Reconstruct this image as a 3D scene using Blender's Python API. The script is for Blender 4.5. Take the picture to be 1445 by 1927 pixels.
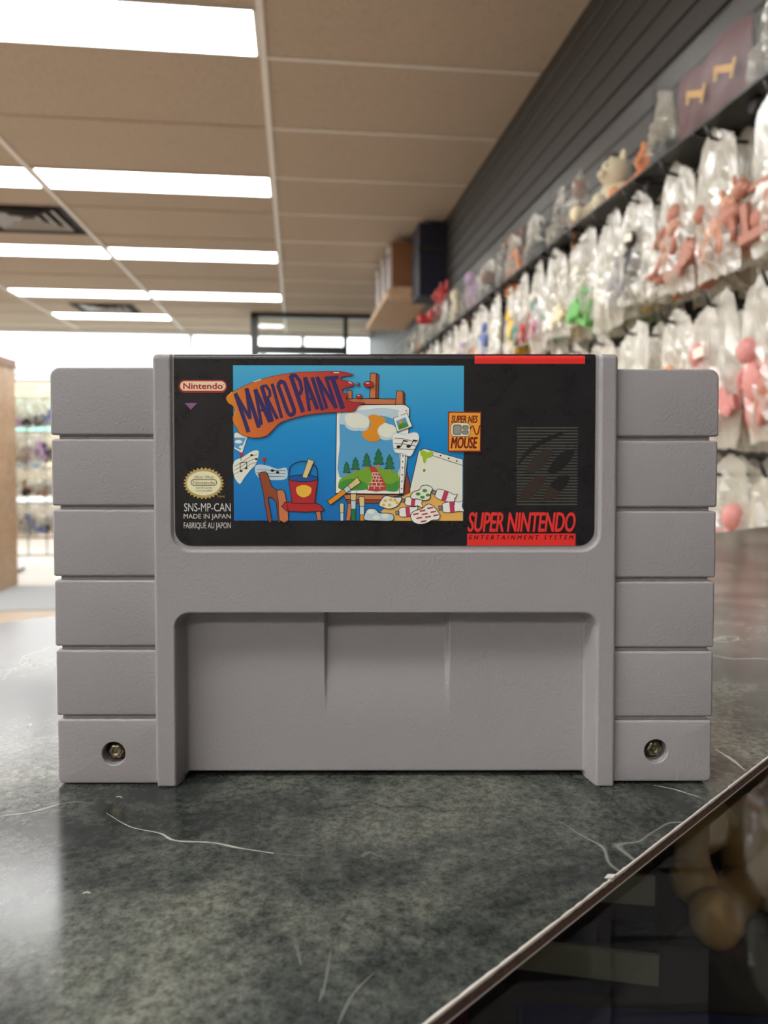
import bpy, bmesh, math, random
import numpy as np
from mathutils import Vector, Matrix, noise
from mathutils.geometry import tessellate_polygon

for o in list(bpy.data.objects):
    bpy.data.objects.remove(o, do_unlink=True)
SC = bpy.context.scene
COL = SC.collection
R = math.radians

# ------------------------------------------------------------------ camera, world, exposure
COUNTER_Z = 0.95                    # top of the shop counter above the floor
CAM_Z = COUNTER_Z + 0.0699          # the phone stands low over the counter
YAW = math.atan(167.5 / 1420)       # the view is turned a little right of the room's long axis
cam = bpy.data.cameras.new('camera')
cam.sensor_fit = 'HORIZONTAL'
cam.sensor_width = 36
cam.lens = 36 * 1420 / 1445
cam.shift_y = -81 / 1445
cam.clip_start = 0.01
cam.clip_end = 300
cam.dof.use_dof = True
cam.dof.focus_distance = 0.153
cam.dof.aperture_fstop = 34
cam_o = bpy.data.objects.new('camera', cam)
cam_o.location = (0, 0, CAM_Z)
cam_o.rotation_euler = (R(90 - 1.67), 0, -YAW)
COL.objects.link(cam_o)
SC.camera = cam_o

world = bpy.data.worlds.new('world')
SC.world = world
world.use_nodes = True
bg = world.node_tree.nodes['Background']
bg.inputs[0].default_value = (0.93, 0.97, 1.0, 1)
bg.inputs[1].default_value = 2.4

SC.view_settings.view_transform = 'Standard'
SC.view_settings.look = 'None'
SC.view_settings.gamma = 1
SC.view_settings.use_curve_mapping = False
SC.view_settings.exposure = 1.05
LAMP = 8.8                          # radiance of the ceiling diffusers
SC.cycles.transparent_max_bounces = 16
SC.cycles.max_bounces = 6
SC.cycles.adaptive_threshold = 0.03

# ------------------------------------------------------------------ helpers
def lin(c):
    c = c / 255.0
    return c / 12.92 if c <= 0.04045 else ((c + 0.055) / 1.055) ** 2.4

def rgb(r, g, b):
    return (lin(r), lin(g), lin(b), 1)

MATS = {}

def mat(name, col, rough=0.5, metal=0.0, spec=0.5, coat=0.0, emit=0.0):
    if name in MATS:
        return MATS[name]
    m = bpy.data.materials.new(name)
    m.use_nodes = True
    b = m.node_tree.nodes['Principled BSDF']
    b.inputs['Base Color'].default_value = col
    b.inputs['Roughness'].default_value = rough
    b.inputs['Metallic'].default_value = metal
    b.inputs['Specular IOR Level'].default_value = spec
    if coat:
        b.inputs['Coat Weight'].default_value = coat
        b.inputs['Coat Roughness'].default_value = 0.08
    if emit:
        b.inputs['Emission Color'].default_value = col
        b.inputs['Emission Strength'].default_value = emit
    MATS[name] = m
    return m

def nodes(m):
    return m.node_tree.nodes, m.node_tree.links, m.node_tree.nodes['Principled BSDF']

def coords(m, kind='Object'):
    n, l, b = nodes(m)
    t = n.new('ShaderNodeTexCoord')
    return t.outputs[kind]

def ramp(m, fac, stops):
    n, l, b = nodes(m)
    r = n.new('ShaderNodeValToRGB')
    e = r.color_ramp.elements
    while len(e) < len(stops):
        e.new(0.5)
    for k, (p, c) in enumerate(stops):
        e[k].position = p
        e[k].color = c
    l.new(fac, r.inputs[0])
    return r.outputs[0]

def noise_tex(m, vec, scale, detail=4, rough=0.5, dist=0.0):
    n, l, b = nodes(m)
    t = n.new('ShaderNodeTexNoise')
    t.inputs['Scale'].default_value = scale
    t.inputs['Detail'].default_value = detail
    t.inputs['Roughness'].default_value = rough
    t.inputs['Distortion'].default_value = dist
    l.new(vec, t.inputs['Vector'])
    return t.outputs['Fac']

def bump(m, fac, strength, distance):
    n, l, b = nodes(m)
    bp = n.new('ShaderNodeBump')
    bp.inputs['Strength'].default_value = strength
    bp.inputs['Distance'].default_value = distance
    l.new(fac, bp.inputs['Height'])
    l.new(bp.outputs[0], b.inputs['Normal'])

def mixc(m, fac, a, c, mode='MIX'):
    n, l, b = nodes(m)
    x = n.new('ShaderNodeMix')
    x.data_type = 'RGBA'
    x.blend_type = mode
    for s, v in ((x.inputs[0], fac), (x.inputs[6], a), (x.inputs[7], c)):
        if hasattr(v, 'is_linked'):
            l.new(v, s)
        else:
            s.default_value = v
    return x.outputs[2]

class MB:
    """collects polygons (with a material per face) for ONE mesh"""
    def __init__(self):
        self.v, self.f, self.fm, self.mats = [], [], [], []

    def slot(self, m):
        if m is None:
            return 0
        if m not in self.mats:
            self.mats.append(m)
        return self.mats.index(m)

    def add(self, vs, fs, m=None):
        o = len(self.v)
        k = self.slot(m)
        self.v += [tuple(p) for p in vs]
        self.f += [tuple(i + o for i in f) for f in fs]
        self.fm += [k] * len(fs)

    def box(self, a, b, m=None):
        x0, y0, z0 = a
        x1, y1, z1 = b
        vs = [(x0, y0, z0), (x1, y0, z0), (x1, y1, z0), (x0, y1, z0), (x0, y0, z1), (x1, y0, z1), (x1, y1, z1), (x0, y1, z1)]
        self.add(vs, [(0, 3, 2, 1), (4, 5, 6, 7), (0, 1, 5, 4), (1, 2, 6, 5), (2, 3, 7, 6), (3, 0, 4, 7)], m)

    def prism(self, poly, z0, z1, m=None):
        n = len(poly)
        vs = [(x, y, z0) for x, y in poly] + [(x, y, z1) for x, y in poly]
        fs = [tuple(range(n - 1, -1, -1)), tuple(range(n, 2 * n))]
        fs += [(i, (i + 1) % n, n + (i + 1) % n, n + i) for i in range(n)]
        self.add(vs, fs, m)

    def tube(self, pts, r, seg=6, m=None):
        pts = [Vector(p) for p in pts]
        vs, fs = [], []
        up = None
        for i, p in enumerate(pts):
            d = (pts[min(i + 1, len(pts) - 1)] - pts[max(i - 1, 0)]).normalized()
            if up is None:
                up = d.orthogonal().normalized()
            up = (up - d * up.dot(d)).normalized()
            s = d.cross(up)
            for k in range(seg):
                a = 2 * math.pi * k / seg
                vs.append(p + r * (math.cos(a) * up + math.sin(a) * s))
        for i in range(len(pts) - 1):
            for k in range(seg):
                a, b = i * seg + k, i * seg + (k + 1) % seg
                fs.append((a, b, b + seg, a + seg))
        fs.append(tuple(range(seg - 1, -1, -1)))
        fs.append(tuple(range((len(pts) - 1) * seg, len(pts) * seg)))
        self.add(vs, fs, m)

    def blob(self, c, r, m=None, u=10, w=7, jit=0.0, seed=0, rot=None):
        rnd = random.Random(seed)
        vs, fs = [], []
        M = rot or Matrix.Identity(3)
        for i in range(w + 1):
            th = math.pi * i / w
            for k in range(u):
                ph = 2 * math.pi * k / u
                q = 1 + rnd.uniform(-jit, jit)
                p = Vector((r[0] * math.sin(th) * math.cos(ph) * q, r[1] * math.sin(th) * math.sin(ph) * q, r[2] * math.cos(th) * q))
                vs.append(M @ p + Vector(c))
        for i in range(w):
            for k in range(u):
                a, b = i * u + k, i * u + (k + 1) % u
                fs.append((a, a + u, b + u, b))
        self.add(vs, fs, m)

    def mesh(self, name, smooth=False):
        me = bpy.data.meshes.new(name)
        me.from_pydata(self.v, [], self.f)
        for m in self.mats:
            me.materials.append(m)
        if self.mats:
            me.polygons.foreach_set('material_index', self.fm)
        if smooth:
            me.polygons.foreach_set('use_smooth', [True] * len(me.polygons))
        me.update()
        return me

    def build(self, name, m=None, parent=None, smooth=False):
        me = self.mesh(name, smooth)
        if m is not None and not self.mats:
            me.materials.append(m)
        return link(name, me, parent)

def link(name, me, parent=None, loc=None, rot=None):
    o = bpy.data.objects.new(name, me)
    COL.objects.link(o)
    if parent is not None:
        o.parent = parent
    if loc is not None:
        o.location = loc
    if rot is not None:
        o.rotation_euler = rot
    return o

def tag(o, label=None, cat=None, group=None, kind=None):
    for k, v in (('label', label), ('category', cat), ('group', group), ('kind', kind)):
        if v:
            o[k] = v
    return o

def thing(name, label, cat, loc=(0, 0, 0), rz=0.0, group=None):
    return tag(link(name, None, None, loc, (0, 0, rz)), label, cat, group)

def struct(o):
    o['kind'] = 'structure'
    return o

def copy_tree(o, parent=None):
    c = o.copy()
    COL.objects.link(c)
    c.parent = parent
    for ch in list(o.children):
        copy_tree(ch, c)
    return c

# ------------------------------------------------------------------ surface materials
m_tile = mat('ceiling_tile_board', (0.50, 0.42, 0.33, 1), 0.95, spec=0.1)
cc = coords(m_tile)
nf = noise_tex(m_tile, cc, 90, 3, 0.75)
nl = nodes(m_tile)
nl[1].new(ramp(m_tile, nf, [(0.30, (0.34, 0.285, 0.225, 1)), (0.45, (0.45, 0.385, 0.31, 1)), (1.0, (0.50, 0.43, 0.35, 1))]), nl[2].inputs['Base Color'])
bump(m_tile, nf, 0.6, 0.005)
m_rail = mat('painted_ceiling_rail', (0.72, 0.70, 0.66, 1), 0.5)
m_white = mat('white_paint', (0.75, 0.73, 0.68, 1), 0.8)
m_wallp = mat('beige_wall_paint', (0.46, 0.42, 0.37, 1), 0.85)
bump(m_wallp, noise_tex(m_wallp, coords(m_wallp), 120, 3), 0.15, 0.002)
m_slat = mat('charcoal_slatwall_laminate', rgb(50, 48, 46), 0.5)
m_slat_gap = mat('black_slat_groove', rgb(26, 25, 24), 0.8)
m_black = mat('black_painted_metal', (0.012, 0.012, 0.013, 1), 0.4)
m_darkframe = mat('dark_bronze_frame', (0.035, 0.033, 0.032, 1), 0.45)

m_floor = mat('beige_vinyl_floor', (0.4, 0.31, 0.23, 1), 0.42)
cf = coords(m_floor)
n_, l_, b_ = nodes(m_floor)
l_.new(ramp(m_floor, noise_tex(m_floor, cf, 2.2, 6, 0.6), [(0.3, (0.37, 0.285, 0.21, 1)), (0.7, (0.45, 0.355, 0.27, 1))]), b_.inputs['Base Color'])

# slate-look laminate: clouded dark green-grey, fine speckle, a few pale veins
m_slate = mat('slate_laminate', (0.05, 0.055, 0.05, 1), 0.3, spec=0.35)
n_, l_, b_ = nodes(m_slate)
cs = coords(m_slate)
big = noise_tex(m_slate, cs, 24, 6, 0.66, 0.5)
base = ramp(m_slate, big, [(0.34, rgb(34, 37, 37)), (0.46, rgb(56, 60, 57)), (0.55, rgb(80, 84, 78)), (0.68, rgb(108, 110, 100))])
speck = noise_tex(m_slate, cs, 750, 2, 0.75)
base = mixc(m_slate, 0.9, base, ramp(m_slate, speck, [(0.3, (0.2, 0.2, 0.2, 1)), (0.72, (0.85, 0.85, 0.82, 1))]), 'OVERLAY')
def vein(scale, width, seed, strength):
    mp = n_.new('ShaderNodeMapping')
    mp.inputs['Location'].default_value = (seed, seed * 0.7, 0)
    mp.inputs['Rotation'].default_value = (0, 0, seed)
    l_.new(cs, mp.inputs['Vector'])
    t = noise_tex(m_slate, mp.outputs[0], scale, 4, 0.55, 0.4)
    ab = n_.new('ShaderNodeMath'); ab.operation = 'SUBTRACT'; ab.inputs[1].default_value = 0.5
    l_.new(t, ab.inputs[0])
    a2 = n_.new('ShaderNodeMath'); a2.operation = 'ABSOLUTE'
    l_.new(ab.outputs[0], a2.inputs[0])
    v1 = ramp(m_slate, a2.outputs[0], [(0.0, (1, 1, 1, 1)), (width, (0, 0, 0, 1))])
    mp2 = noise_tex(m_slate, mp.outputs[0], scale * 1.7, 2, 0.5)
    gate = ramp(m_slate, mp2, [(0.50, (0, 0, 0, 1)), (0.62, (strength, strength, strength, 1))])
    mu = n_.new('ShaderNodeMath'); mu.operation = 'MULTIPLY'
    l_.new(v1, mu.inputs[0]); l_.new(gate, mu.inputs[1])
    return mu.outputs[0]
base = mixc(m_slate, vein(9, 0.004, 3.1, 0.5), base, rgb(196, 198, 186))
base = mixc(m_slate, vein(14, 0.010, 7.7, 0.6), base, rgb(28, 31, 30))
base = mixc(m_slate, vein(7, 0.006, 12.4, 0.3), base, rgb(160, 164, 152))
l_.new(base, b_.inputs['Base Color'])
rr = n_.new('ShaderNodeMapRange')
rr.inputs[3].default_value = 0.13; rr.inputs[4].default_value = 0.22
l_.new(speck, rr.inputs[0])
l_.new(rr.outputs[0], b_.inputs['Roughness'])
bump(m_slate, speck, 0.05, 0.0001)

# ------------------------------------------------------------------ room shell
XW, XL = 0.93, -6.21               # right wall, left wall
YB, YF = -3.92, 9.35               # wall behind the camera, window front
ZC = CAM_Z + 1.40                  # suspended ceiling

mb = MB(); mb.box((XL - 0.2, YB - 0.2, -0.1), (XW + 0.3, YF + 0.15, 0.0))
struct(mb.build('floor', m_floor))
mb = MB(); mb.box((XL - 0.2, YB - 0.2, 0), (XL, YF, ZC + 0.2))
struct(mb.build('wall_left', m_wallp))
mb = MB(); mb.box((XL, YB - 0.2, 0), (XW + 0.2, YB, ZC + 0.2))
struct(mb.build('wall_back', m_wallp))

# slatwall: each board is a piece of the right wall, with dark grooves between
mb = MB(); mb.box((XW + 0.014, YB, 0), (XW + 0.2, YF, ZC + 0.2))
wall_r = struct(mb.build('wall_right', m_slat_gap))
SL = 0.0762
mb = MB()
z0, z1 = 0.0, SL - 0.0045
prof = [(XW + 0.0165, z0 + 0.004), (XW + 0.003, z0 + 0.004), (XW, z0 + 0.001 + 0.006), (XW, z1 - 0.003), (XW + 0.003, z1), (XW + 0.0165, z1)]
n = len(prof)
vs = [(x, YB, z) for x, z in prof] + [(x, YF, z) for x, z in prof]
mb.add(vs, [tuple(range(n)), tuple(range(2 * n - 1, n - 1, -1))] + [(i, n + i, n + (i + 1) % n, (i + 1) % n) for i in range(n)])
slat_me = mb.mesh('slat_board')
slat_me.materials.append(m_slat)
k = 0
while (k + 1) * SL < ZC + 0.02:
    link('slat_board', slat_me, wall_r, (0, 0, k * SL))
    k += 1

# window front
mb = MB()
mb.box((XL, YF, 0), (XW + 0.2, YF + 0.15, 0.32))
mb.box((XL, YF, ZC - 0.015), (XW + 0.2, YF + 0.15, ZC + 0.25))
mb.box((XL, YF, 0.32), (XL + 0.25, YF + 0.15, ZC - 0.015))
struct(mb.build('wall_front', m_white))
m_pane = bpy.data.materials.new('window_glass')
m_pane.use_nodes = True
nt = m_pane.node_tree
nt.nodes.remove(nt.nodes['Principled BSDF'])
tr = nt.nodes.new('ShaderNodeBsdfTransparent'); tr.inputs[0].default_value = (0.96, 0.98, 0.97, 1)
gl = nt.nodes.new('ShaderNodeBsdfGlossy'); gl.inputs['Roughness'].default_value = 0.02
mx = nt.nodes.new('ShaderNodeMixShader'); mx.inputs[0].default_value = 0.06
nt.links.new(tr.outputs[0], mx.inputs[1]); nt.links.new(gl.outputs[0], mx.inputs[2])
nt.links.new(mx.outputs[0], nt.nodes['Material Output'].inputs[0])
m_alu = mat('pale_aluminium_frame', (0.62, 0.62, 0.62, 1), 0.35, 0.6)
edges = [XL + 0.25, -3.90, -1.25, 0.10, XW + 0.014]
for i in range(len(edges) - 1):
    a, b = edges[i], edges[i + 1]
    w = struct(link('window_%d' % (i + 1), None, None, ((a + b) / 2, YF + 0.07, 0.32)))
    hw, hh = (b - a) / 2, ZC - 0.015 - 0.32
    mb = MB()
    mb.box((-hw, -0.03, 0), (-hw + 0.025, 0.03, hh)); mb.box((hw - 0.025, -0.03, 0), (hw, 0.03, hh))
    mb.box((-hw + 0.025, -0.03, 0), (hw - 0.025, 0.03, 0.05)); mb.box((-hw + 0.025, -0.03, hh - 0.03), (hw - 0.025, 0.03, hh))
    mb.build('window_frame', m_alu, w)
    mb = MB(); mb.box((-hw + 0.025, -0.004, 0.05), (hw - 0.025, 0.004, hh - 0.03))
    mb.build('pane', m_pane, w)

# ------------------------------------------------------------------ suspended ceiling
mb = MB(); mb.box((XL, YB, ZC + 0.03), (XW + 0.014, YF, ZC + 0.2))
ceil_o = struct(mb.build('ceiling', m_tile))
XS = [XL, -4.987, -3.767, -2.547, -1.327, -0.107, XW]
YS = [2.79 + 0.61 * i for i in range(-11, 11)]
YS = [y for y in YS if YB < y < YF - 0.1]
YS = [YB] + YS + [YF]
tile_cache = {}
def tile(x0, x1, y0, y1):
    key = (round(x1 - x0, 3), round(y1 - y0, 3))
    if key not in tile_cache:
        hx, hy = key[0] / 2 - 0.002, key[1] / 2 - 0.002
        t = MB()
        t.box((-hx, -hy, 0.004), (hx, hy, 0.02))
        me = t.mesh('ceiling_tile'); me.materials.append(m_tile)
        tile_cache[key] = me
    link('ceiling_tile', tile_cache[key], ceil_o, ((x0 + x1) / 2, (y0 + y1) / 2, ZC))
LIGHT_Y = [2.485, 4.01, 5.535, 7.06, 8.28, 0.96, -0.565, -2.09]
lights, vents = [], []
for ci in (0, 1, 2, 3, 4):  # row left of the vents: unseen lamps added to raise the ambient light
    for y in LIGHT_Y:
        if ci == 2 and y > 5 or ci == 4 and y > 8 or ci in (0,) and y > 5:
            continue
        lights.append((XS[ci], XS[ci + 1], y, y + 0.305))
vents = [(-1.937, -1.327, 4.62, 5.23), (-2.20, -1.59, 7.67, 8.28)]
for i in range(len(XS) - 1):
    for j in range(len(YS) - 1):
        x0, x1, y0, y1 = XS[i], XS[i + 1], YS[j], YS[j + 1]
        L = [q for q in lights if abs(q[0] - x0) < 0.01 and q[2] >= y0 - 0.01 and q[3] <= y1 + 0.01]
        V = [q for q in vents if q[0] >= x0 - 0.01 and q[1] <= x1 + 0.01 and abs(q[2] - y0) < 0.02]
        if L:
            q = L[0]
            if q[2] > y0 + 0.05:
                tile(x0, x1, y0, q[2])
            if q[3] < y1 - 0.05:
                tile(x0, x1, q[3], y1)
        elif V:
            q = V[0]
            if q[0] > x0 + 0.05:
                tile(x0, q[0], y0, y1)
            if q[1] < x1 - 0.05:
                tile(q[1], x1, y0, y1)
        else:
            tile(x0, x1, y0, y1)
for x in XS[1:-1]:
    mb = MB(); mb.box((-0.012, YB, -0.003), (0.012, YF, 0.003)); mb.box((-0.002, YB, 0.003), (0.002, YF, 0.03))
    mb.build('ceiling_rail', m_rail, ceil_o).location = (x, 0, ZC)
for y in YS[1:-1]:
    for i in range(len(XS) - 1):
        mb = MB(); mb.box((XS[i] + 0.013, -0.0075, -0.001), (XS[i + 1] - 0.013, 0.0075, 0.004))
        mb.build('cross_rail', m_tile if XS[i] < -0.2 else m_rail, ceil_o).location = (0, y, ZC)

m_diff = bpy.data.materials.new('lit_acrylic_diffuser')
m_diff.use_nodes = True
nt = m_diff.node_tree
nt.nodes.remove(nt.nodes['Principled BSDF'])
em = nt.nodes.new('ShaderNodeEmission')
em.inputs[0].default_value = (0.98, 0.97, 0.97, 1)
em.inputs[1].default_value = LAMP
nt.links.new(em.outputs[0], nt.nodes['Material Output'].inputs[0])
m_hous = mat('white_lamp_housing', (0.78, 0.77, 0.72, 1), 0.5)
ORD = ['first', 'second', 'third', 'fourth', 'fifth', 'sixth', 'seventh', 'eighth', 'ninth', 'tenth', 'eleventh', 'twelfth', 'thirteenth', 'fourteenth', 'fifteenth', 'sixteenth', 'seventeenth', 'eighteenth', 'nineteenth', 'twentieth', 'twenty-first', 'twenty-second', 'twenty-third', 'twenty-fourth', 'twenty-fifth', 'twenty-sixth', 'twenty-seventh', 'twenty-eighth', 'twenty-ninth', 'thirtieth']
lamp_me, hous_me = None, None
for ci in (0, 1, 2, 3, 4):
    col_l = sorted([q for q in lights if abs(q[0] - XS[ci]) < 0.01], key=lambda q: -q[2])
    for r, q in enumerate(col_l):
        where = {0: 'row beside the left wall', 1: 'far left row', 2: 'added fill row left of the vents', 3: 'vent row', 4: 'row next to the right-hand tiles'}[ci]
        t = thing('ceiling_light', 'lit white ceiling panel, %s from the windows, %s' % (ORD[r], where), 'ceiling light', ((q[0] + q[1]) / 2, (q[2] + q[3]) / 2, ZC), 0, 'fluorescent ceiling lights')
        hx, hy = (q[1] - q[0]) / 2 - 0.014, 0.1465
        a = MB(); a.box((-hx + 0.012, -hy + 0.008, 0.001), (hx - 0.012, hy - 0.008, 0.006))
        a.build('diffuser', m_diff, t)
        a = MB()
        a.box((-hx, -hy, -0.001), (hx, -hy + 0.008, 0.022)); a.box((-hx, hy - 0.008, -0.001), (hx, hy, 0.022))
        a.box((-hx, -hy + 0.008, -0.001), (-hx + 0.012, hy - 0.008, 0.022)); a.box((hx - 0.012, -hy + 0.008, -0.001), (hx, hy - 0.008, 0.022))
        a.box((-hx, -hy, 0.022), (hx, hy, 0.028))
        a.build('housing', m_hous, t)
m_vent = mat('grey_vent_metal', (0.30, 0.29, 0.28, 1), 0.45)
m_vent_d = mat('dark_vent_inside', (0.02, 0.02, 0.02, 1), 0.8)
for k, q in enumerate(vents):
    t = thing('air_vent', ['square grey louvred air vent between the near ceiling lights', 'smaller-looking air vent by the last ceiling lights near the windows'][k], 'air vent', ((q[0] + q[1]) / 2, (q[2] + q[3]) / 2, ZC))
    a = MB(); a.box((-0.29, -0.29, 0.022), (0.29, 0.29, 0.028)); a.build('backing', m_vent_d, t)
    for j, s in enumerate((0.285, 0.215, 0.15, 0.085)):
        a = MB()
        so, si = s, s - 0.045
        vs = [(-so, -so, -0.004), (so, -so, -0.004), (so, so, -0.004), (-so, so, -0.004), (-si, -si, 0.018), (si, -si, 0.018), (si, si, 0.018), (-si, si, 0.018)]
        vs += [(x, y, z + 0.003) for x, y, z in vs]
        fs = []
        for e in range(4):
            f = (e + 1) % 4
            fs += [(f, e, 4 + e, 4 + f), (8 + e, 8 + f, 12 + f, 12 + e), (e, f, 8 + f, 8 + e), (4 + f, 4 + e, 12 + e, 12 + f)]
        a.add(vs, fs)
        a.build('louvre', m_vent if j else m_vent_d, t)

# ------------------------------------------------------------------ outside the windows
m_asph = mat('sunlit_concrete', (0.45, 0.44, 0.42, 1), 0.9)
mb = MB(); mb.box((-40, YF + 0.3, -0.2), (40, 70, -0.05)); struct(mb.build('pavement', m_asph))
m_tan = mat('tan_stucco', rgb(226, 196, 160), 0.9)
m_teal = mat('teal_tiles', rgb(150, 205, 190), 0.6)
m_fascia = mat('grey_fascia', rgb(150, 155, 160), 0.7)
m_red = mat('red_roof', rgb(215, 70, 70), 0.7)
m_gdark = mat('shop_glass', rgb(70, 85, 90), 0.1)
bl = thing('building', 'tan shop building with teal band and red roof across the parking lot', 'building', (-12.5, 27.0, -0.05))
def bpart(name, m, *boxes):
    a = MB()
    for p, q in boxes:
        a.box(p, q)
    return a.build(name, m, bl)
bpart('wall', m_tan, ((-9, 0, 0), (9, 6, 3.3)))
bpart('teal_band', m_teal, ((-9.02, -0.12, 1.6), (9.02, 0, 2.75)))
bpart('fascia', m_fascia, ((-9.3, -0.5, 3.3), (9.3, 6.2, 3.75)))
rf = MB()
rf.add([(-9.3, -0.4, 3.75), (1.2, -0.4, 3.75), (1.2, 6, 3.75), (-9.3, 6, 3.75), (-5.8, 1.5, 5.4), (-2.0, 1.5, 5.4)], [(0, 1, 5, 4), (2, 3, 4, 5), (1, 2, 5), (3, 0, 4), (3, 2, 1, 0)])
rf.build('roof', m_red, bl)
for x in (-7, -4, -1, 2, 5):
    w = bpart('window', m_fascia, ((x, -0.16, 0.3), (x + 2, -0.12, 1.5)))
    a = MB(); a.box((x + 0.08, -0.18, 0.38), (x + 1.92, -0.16, 1.42)); a.build('pane', m_gdark, w)

# ------------------------------------------------------------------ dark doorway frame near the windows
df = thing('doorway_frame', 'black metal doorway frame reaching the ceiling before the bright windows', 'door frame', (0, 8.05, 0))
def dpart(name, p, q):
    a = MB(); a.box(p, q); return a.build(name, m_darkframe, df)
dpart('post', (-0.455, -0.05, 0), (-0.375, 0.05, ZC - 0.02))
dpart('post', (0.515, -0.035, 0), (0.56, 0.035, ZC - 0.02))
dpart('header', (-0.455, -0.05, ZC - 0.045), (0.80, 0.05, ZC - 0.006))
dpart('transom_bar', (-0.375, -0.04, CAM_Z + 0.98), (0.515, 0.04, CAM_Z + 1.06))
dpart('door_leaf_rail', (-0.36, -0.02, 0.02), (0.50, 0.02, 0.25))
dpart('door_stile', (-0.36, -0.02, 0.25), (-0.30, 0.02, CAM_Z + 0.97))
dpart('door_stile', (0.44, -0.02, 0.25), (0.50, 0.02, CAM_Z + 0.97))
a = MB(); a.box((-0.30, -0.004, 0.25), (0.44, 0.004, CAM_Z + 0.97)); a.build('door_glass', m_pane, df)
a = MB(); a.box((-0.375, -0.004, CAM_Z + 1.06), (0.515, 0.004, ZC - 0.045)); a.build('transom_glass', m_pane, df)
a = MB(); a.tube([(0.40, -0.02, 0.95), (0.40, -0.07, 0.95), (0.40, -0.07, 1.25), (0.40, -0.02, 1.25)], 0.012, 8); a.build('pull_handle', m_black, df)

# ------------------------------------------------------------------ glass showcase counter with a slate-look board laid on it
e0 = Vector((-0.1167, 0.314)); e1 = Vector((0.4149, 0.6208))
ed = (e1 - e0).normalized(); en = Vector((ed.y, -ed.x))
A0 = Vector((0.0154, 0.0882)); A1 = Vector((0.1056, 0.1568))
bd = (A1 - A0).normalized(); bn = Vector((bd.y, -bd.x))
GT = COUNTER_Z - 0.0022            # top of the glass under the board
def flat(*pts):
    return [(p.x, p.y) for p in pts]
cb = thing('slate_board', 'dark slate-patterned laminate board under the grey cartridge', 'board')
P = flat(e0 - ed * 0.75, e0 + ed * 0.72, A0 + bd * 0.70, A0 - bd * 0.60)
m_hard = mat('brown_hardboard', rgb(92, 66, 54), 0.75)
n_, l_, b_ = nodes(m_hard)
l_.new(ramp(m_hard, noise_tex(m_hard, coords(m_hard), 900, 4, 0.7), [(0.3, rgb(78, 54, 44)), (0.7, rgb(112, 84, 70))]), b_.inputs['Base Color'])
m_fib = mat('torn_white_paper', rgb(205, 198, 188), 0.9)
a = MB(); a.prism(P, COUNTER_Z - 0.00018, COUNTER_Z); a.build('laminate_face', m_slate, cb)
a = MB(); a.prism(P, COUNTER_Z - 0.0019, COUNTER_Z - 0.00018); a.build('core', m_hard, cb)
a = MB(); a.prism(P, GT, COUNTER_Z - 0.0019); a.build('backing', m_fib, cb)
rnd = random.Random(4)
def along(t, out, z):
    p = A0 + bd * t + bn * out
    return (p.x, p.y, z)
a = MB()
t_ = -0.10
vs, fs = [], []
while t_ < 0.34:
    w = rnd.uniform(0.00005, 0.00022)
    vs += [along(t_, -0.00012 - w, COUNTER_Z + 0.00002), along(t_, 0.00008, COUNTER_Z + 0.00002), along(t_, 0.00010, COUNTER_Z - 0.0002 - w)]
    t_ += rnd.uniform(0.0006, 0.0022)
for k in range(len(vs) // 3 - 1):
    fs += [(3 * k, 3 * k + 1, 3 * k + 4, 3 * k + 3), (3 * k + 1, 3 * k + 2, 3 * k + 5, 3 * k + 4)]
a.add(vs, fs); a.build('torn_edge', m_fib, cb)
cx = 0.0445
a = MB()
a.add([along(cx - 0.0010, -0.0009, COUNTER_Z + 0.0001), along(cx + 0.0005, -0.0011, COUNTER_Z + 0.0001), along(cx + 0.0009, -0.0001, COUNTER_Z + 0.0003), along(cx + 0.0002, 0.0006, COUNTER_Z + 0.0009), along(cx - 0.0007, 0.0005, COUNTER_Z + 0.0006), along(cx, 0.0001, COUNTER_Z - 0.0006)],
      [(0, 1, 2, 3, 4), (1, 0, 5), (2, 1, 5), (3, 2, 5), (4, 3, 5), (0, 4, 5)])
a.build('paper_chip', m_fib, cb)

m_cab = mat('dark_cabinet_laminate', (0.05, 0.042, 0.038, 1), 0.5)
m_felt = mat('dark_shelf_felt', (0.035, 0.030, 0.030, 1), 0.9)
m_show = bpy.data.materials.new('showcase_glass')
m_show.use_nodes = True
nt = m_show.node_tree
nt.nodes.remove(nt.nodes['Principled BSDF'])
tr = nt.nodes.new('ShaderNodeBsdfTransparent'); tr.inputs[0].default_value = (0.90, 0.93, 0.91, 1)
gl = nt.nodes.new('ShaderNodeBsdfGlossy'); gl.inputs['Roughness'].default_value = 0.03
lw = nt.nodes.new('ShaderNodeLayerWeight'); lw.inputs[0].default_value = 0.5
pw = nt.nodes.new('ShaderNodeMath'); pw.operation = 'POWER'; pw.inputs[1].default_value = 5
nt.links.new(lw.outputs['Facing'], pw.inputs[0])
fr = nt.nodes.new('ShaderNodeMath'); fr.operation = 'MULTIPLY_ADD'; fr.inputs[1].default_value = 0.9; fr.inputs[2].default_value = 0.03
nt.links.new(pw.outputs[0], fr.inputs[0])
mx = nt.nodes.new('ShaderNodeMixShader')
nt.links.new(fr.outputs[0], mx.inputs[0]); nt.links.new(tr.outputs[0], mx.inputs[1]); nt.links.new(gl.outputs[0], mx.inputs[2])
nt.links.new(mx.outputs[0], nt.nodes['Material Output'].inputs[0])
sc_ = thing('glass_showcase', 'glass-topped display counter carrying the slate-patterned board', 'display counter')
def rect(u0, u1, v0, v1):
    return flat(e0 + ed * u0 + en * v0, e0 + ed * u1 + en * v0, e0 + ed * u1 + en * v1, e0 + ed * u0 + en * v1)
U0, U1, V0, V1 = -0.74, 0.70, 0.012, 0.66
def spart(name, m_, r, z0, z1):
    a = MB(); a.prism(r, z0, z1); return a.build(name, m_, sc_)
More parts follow.
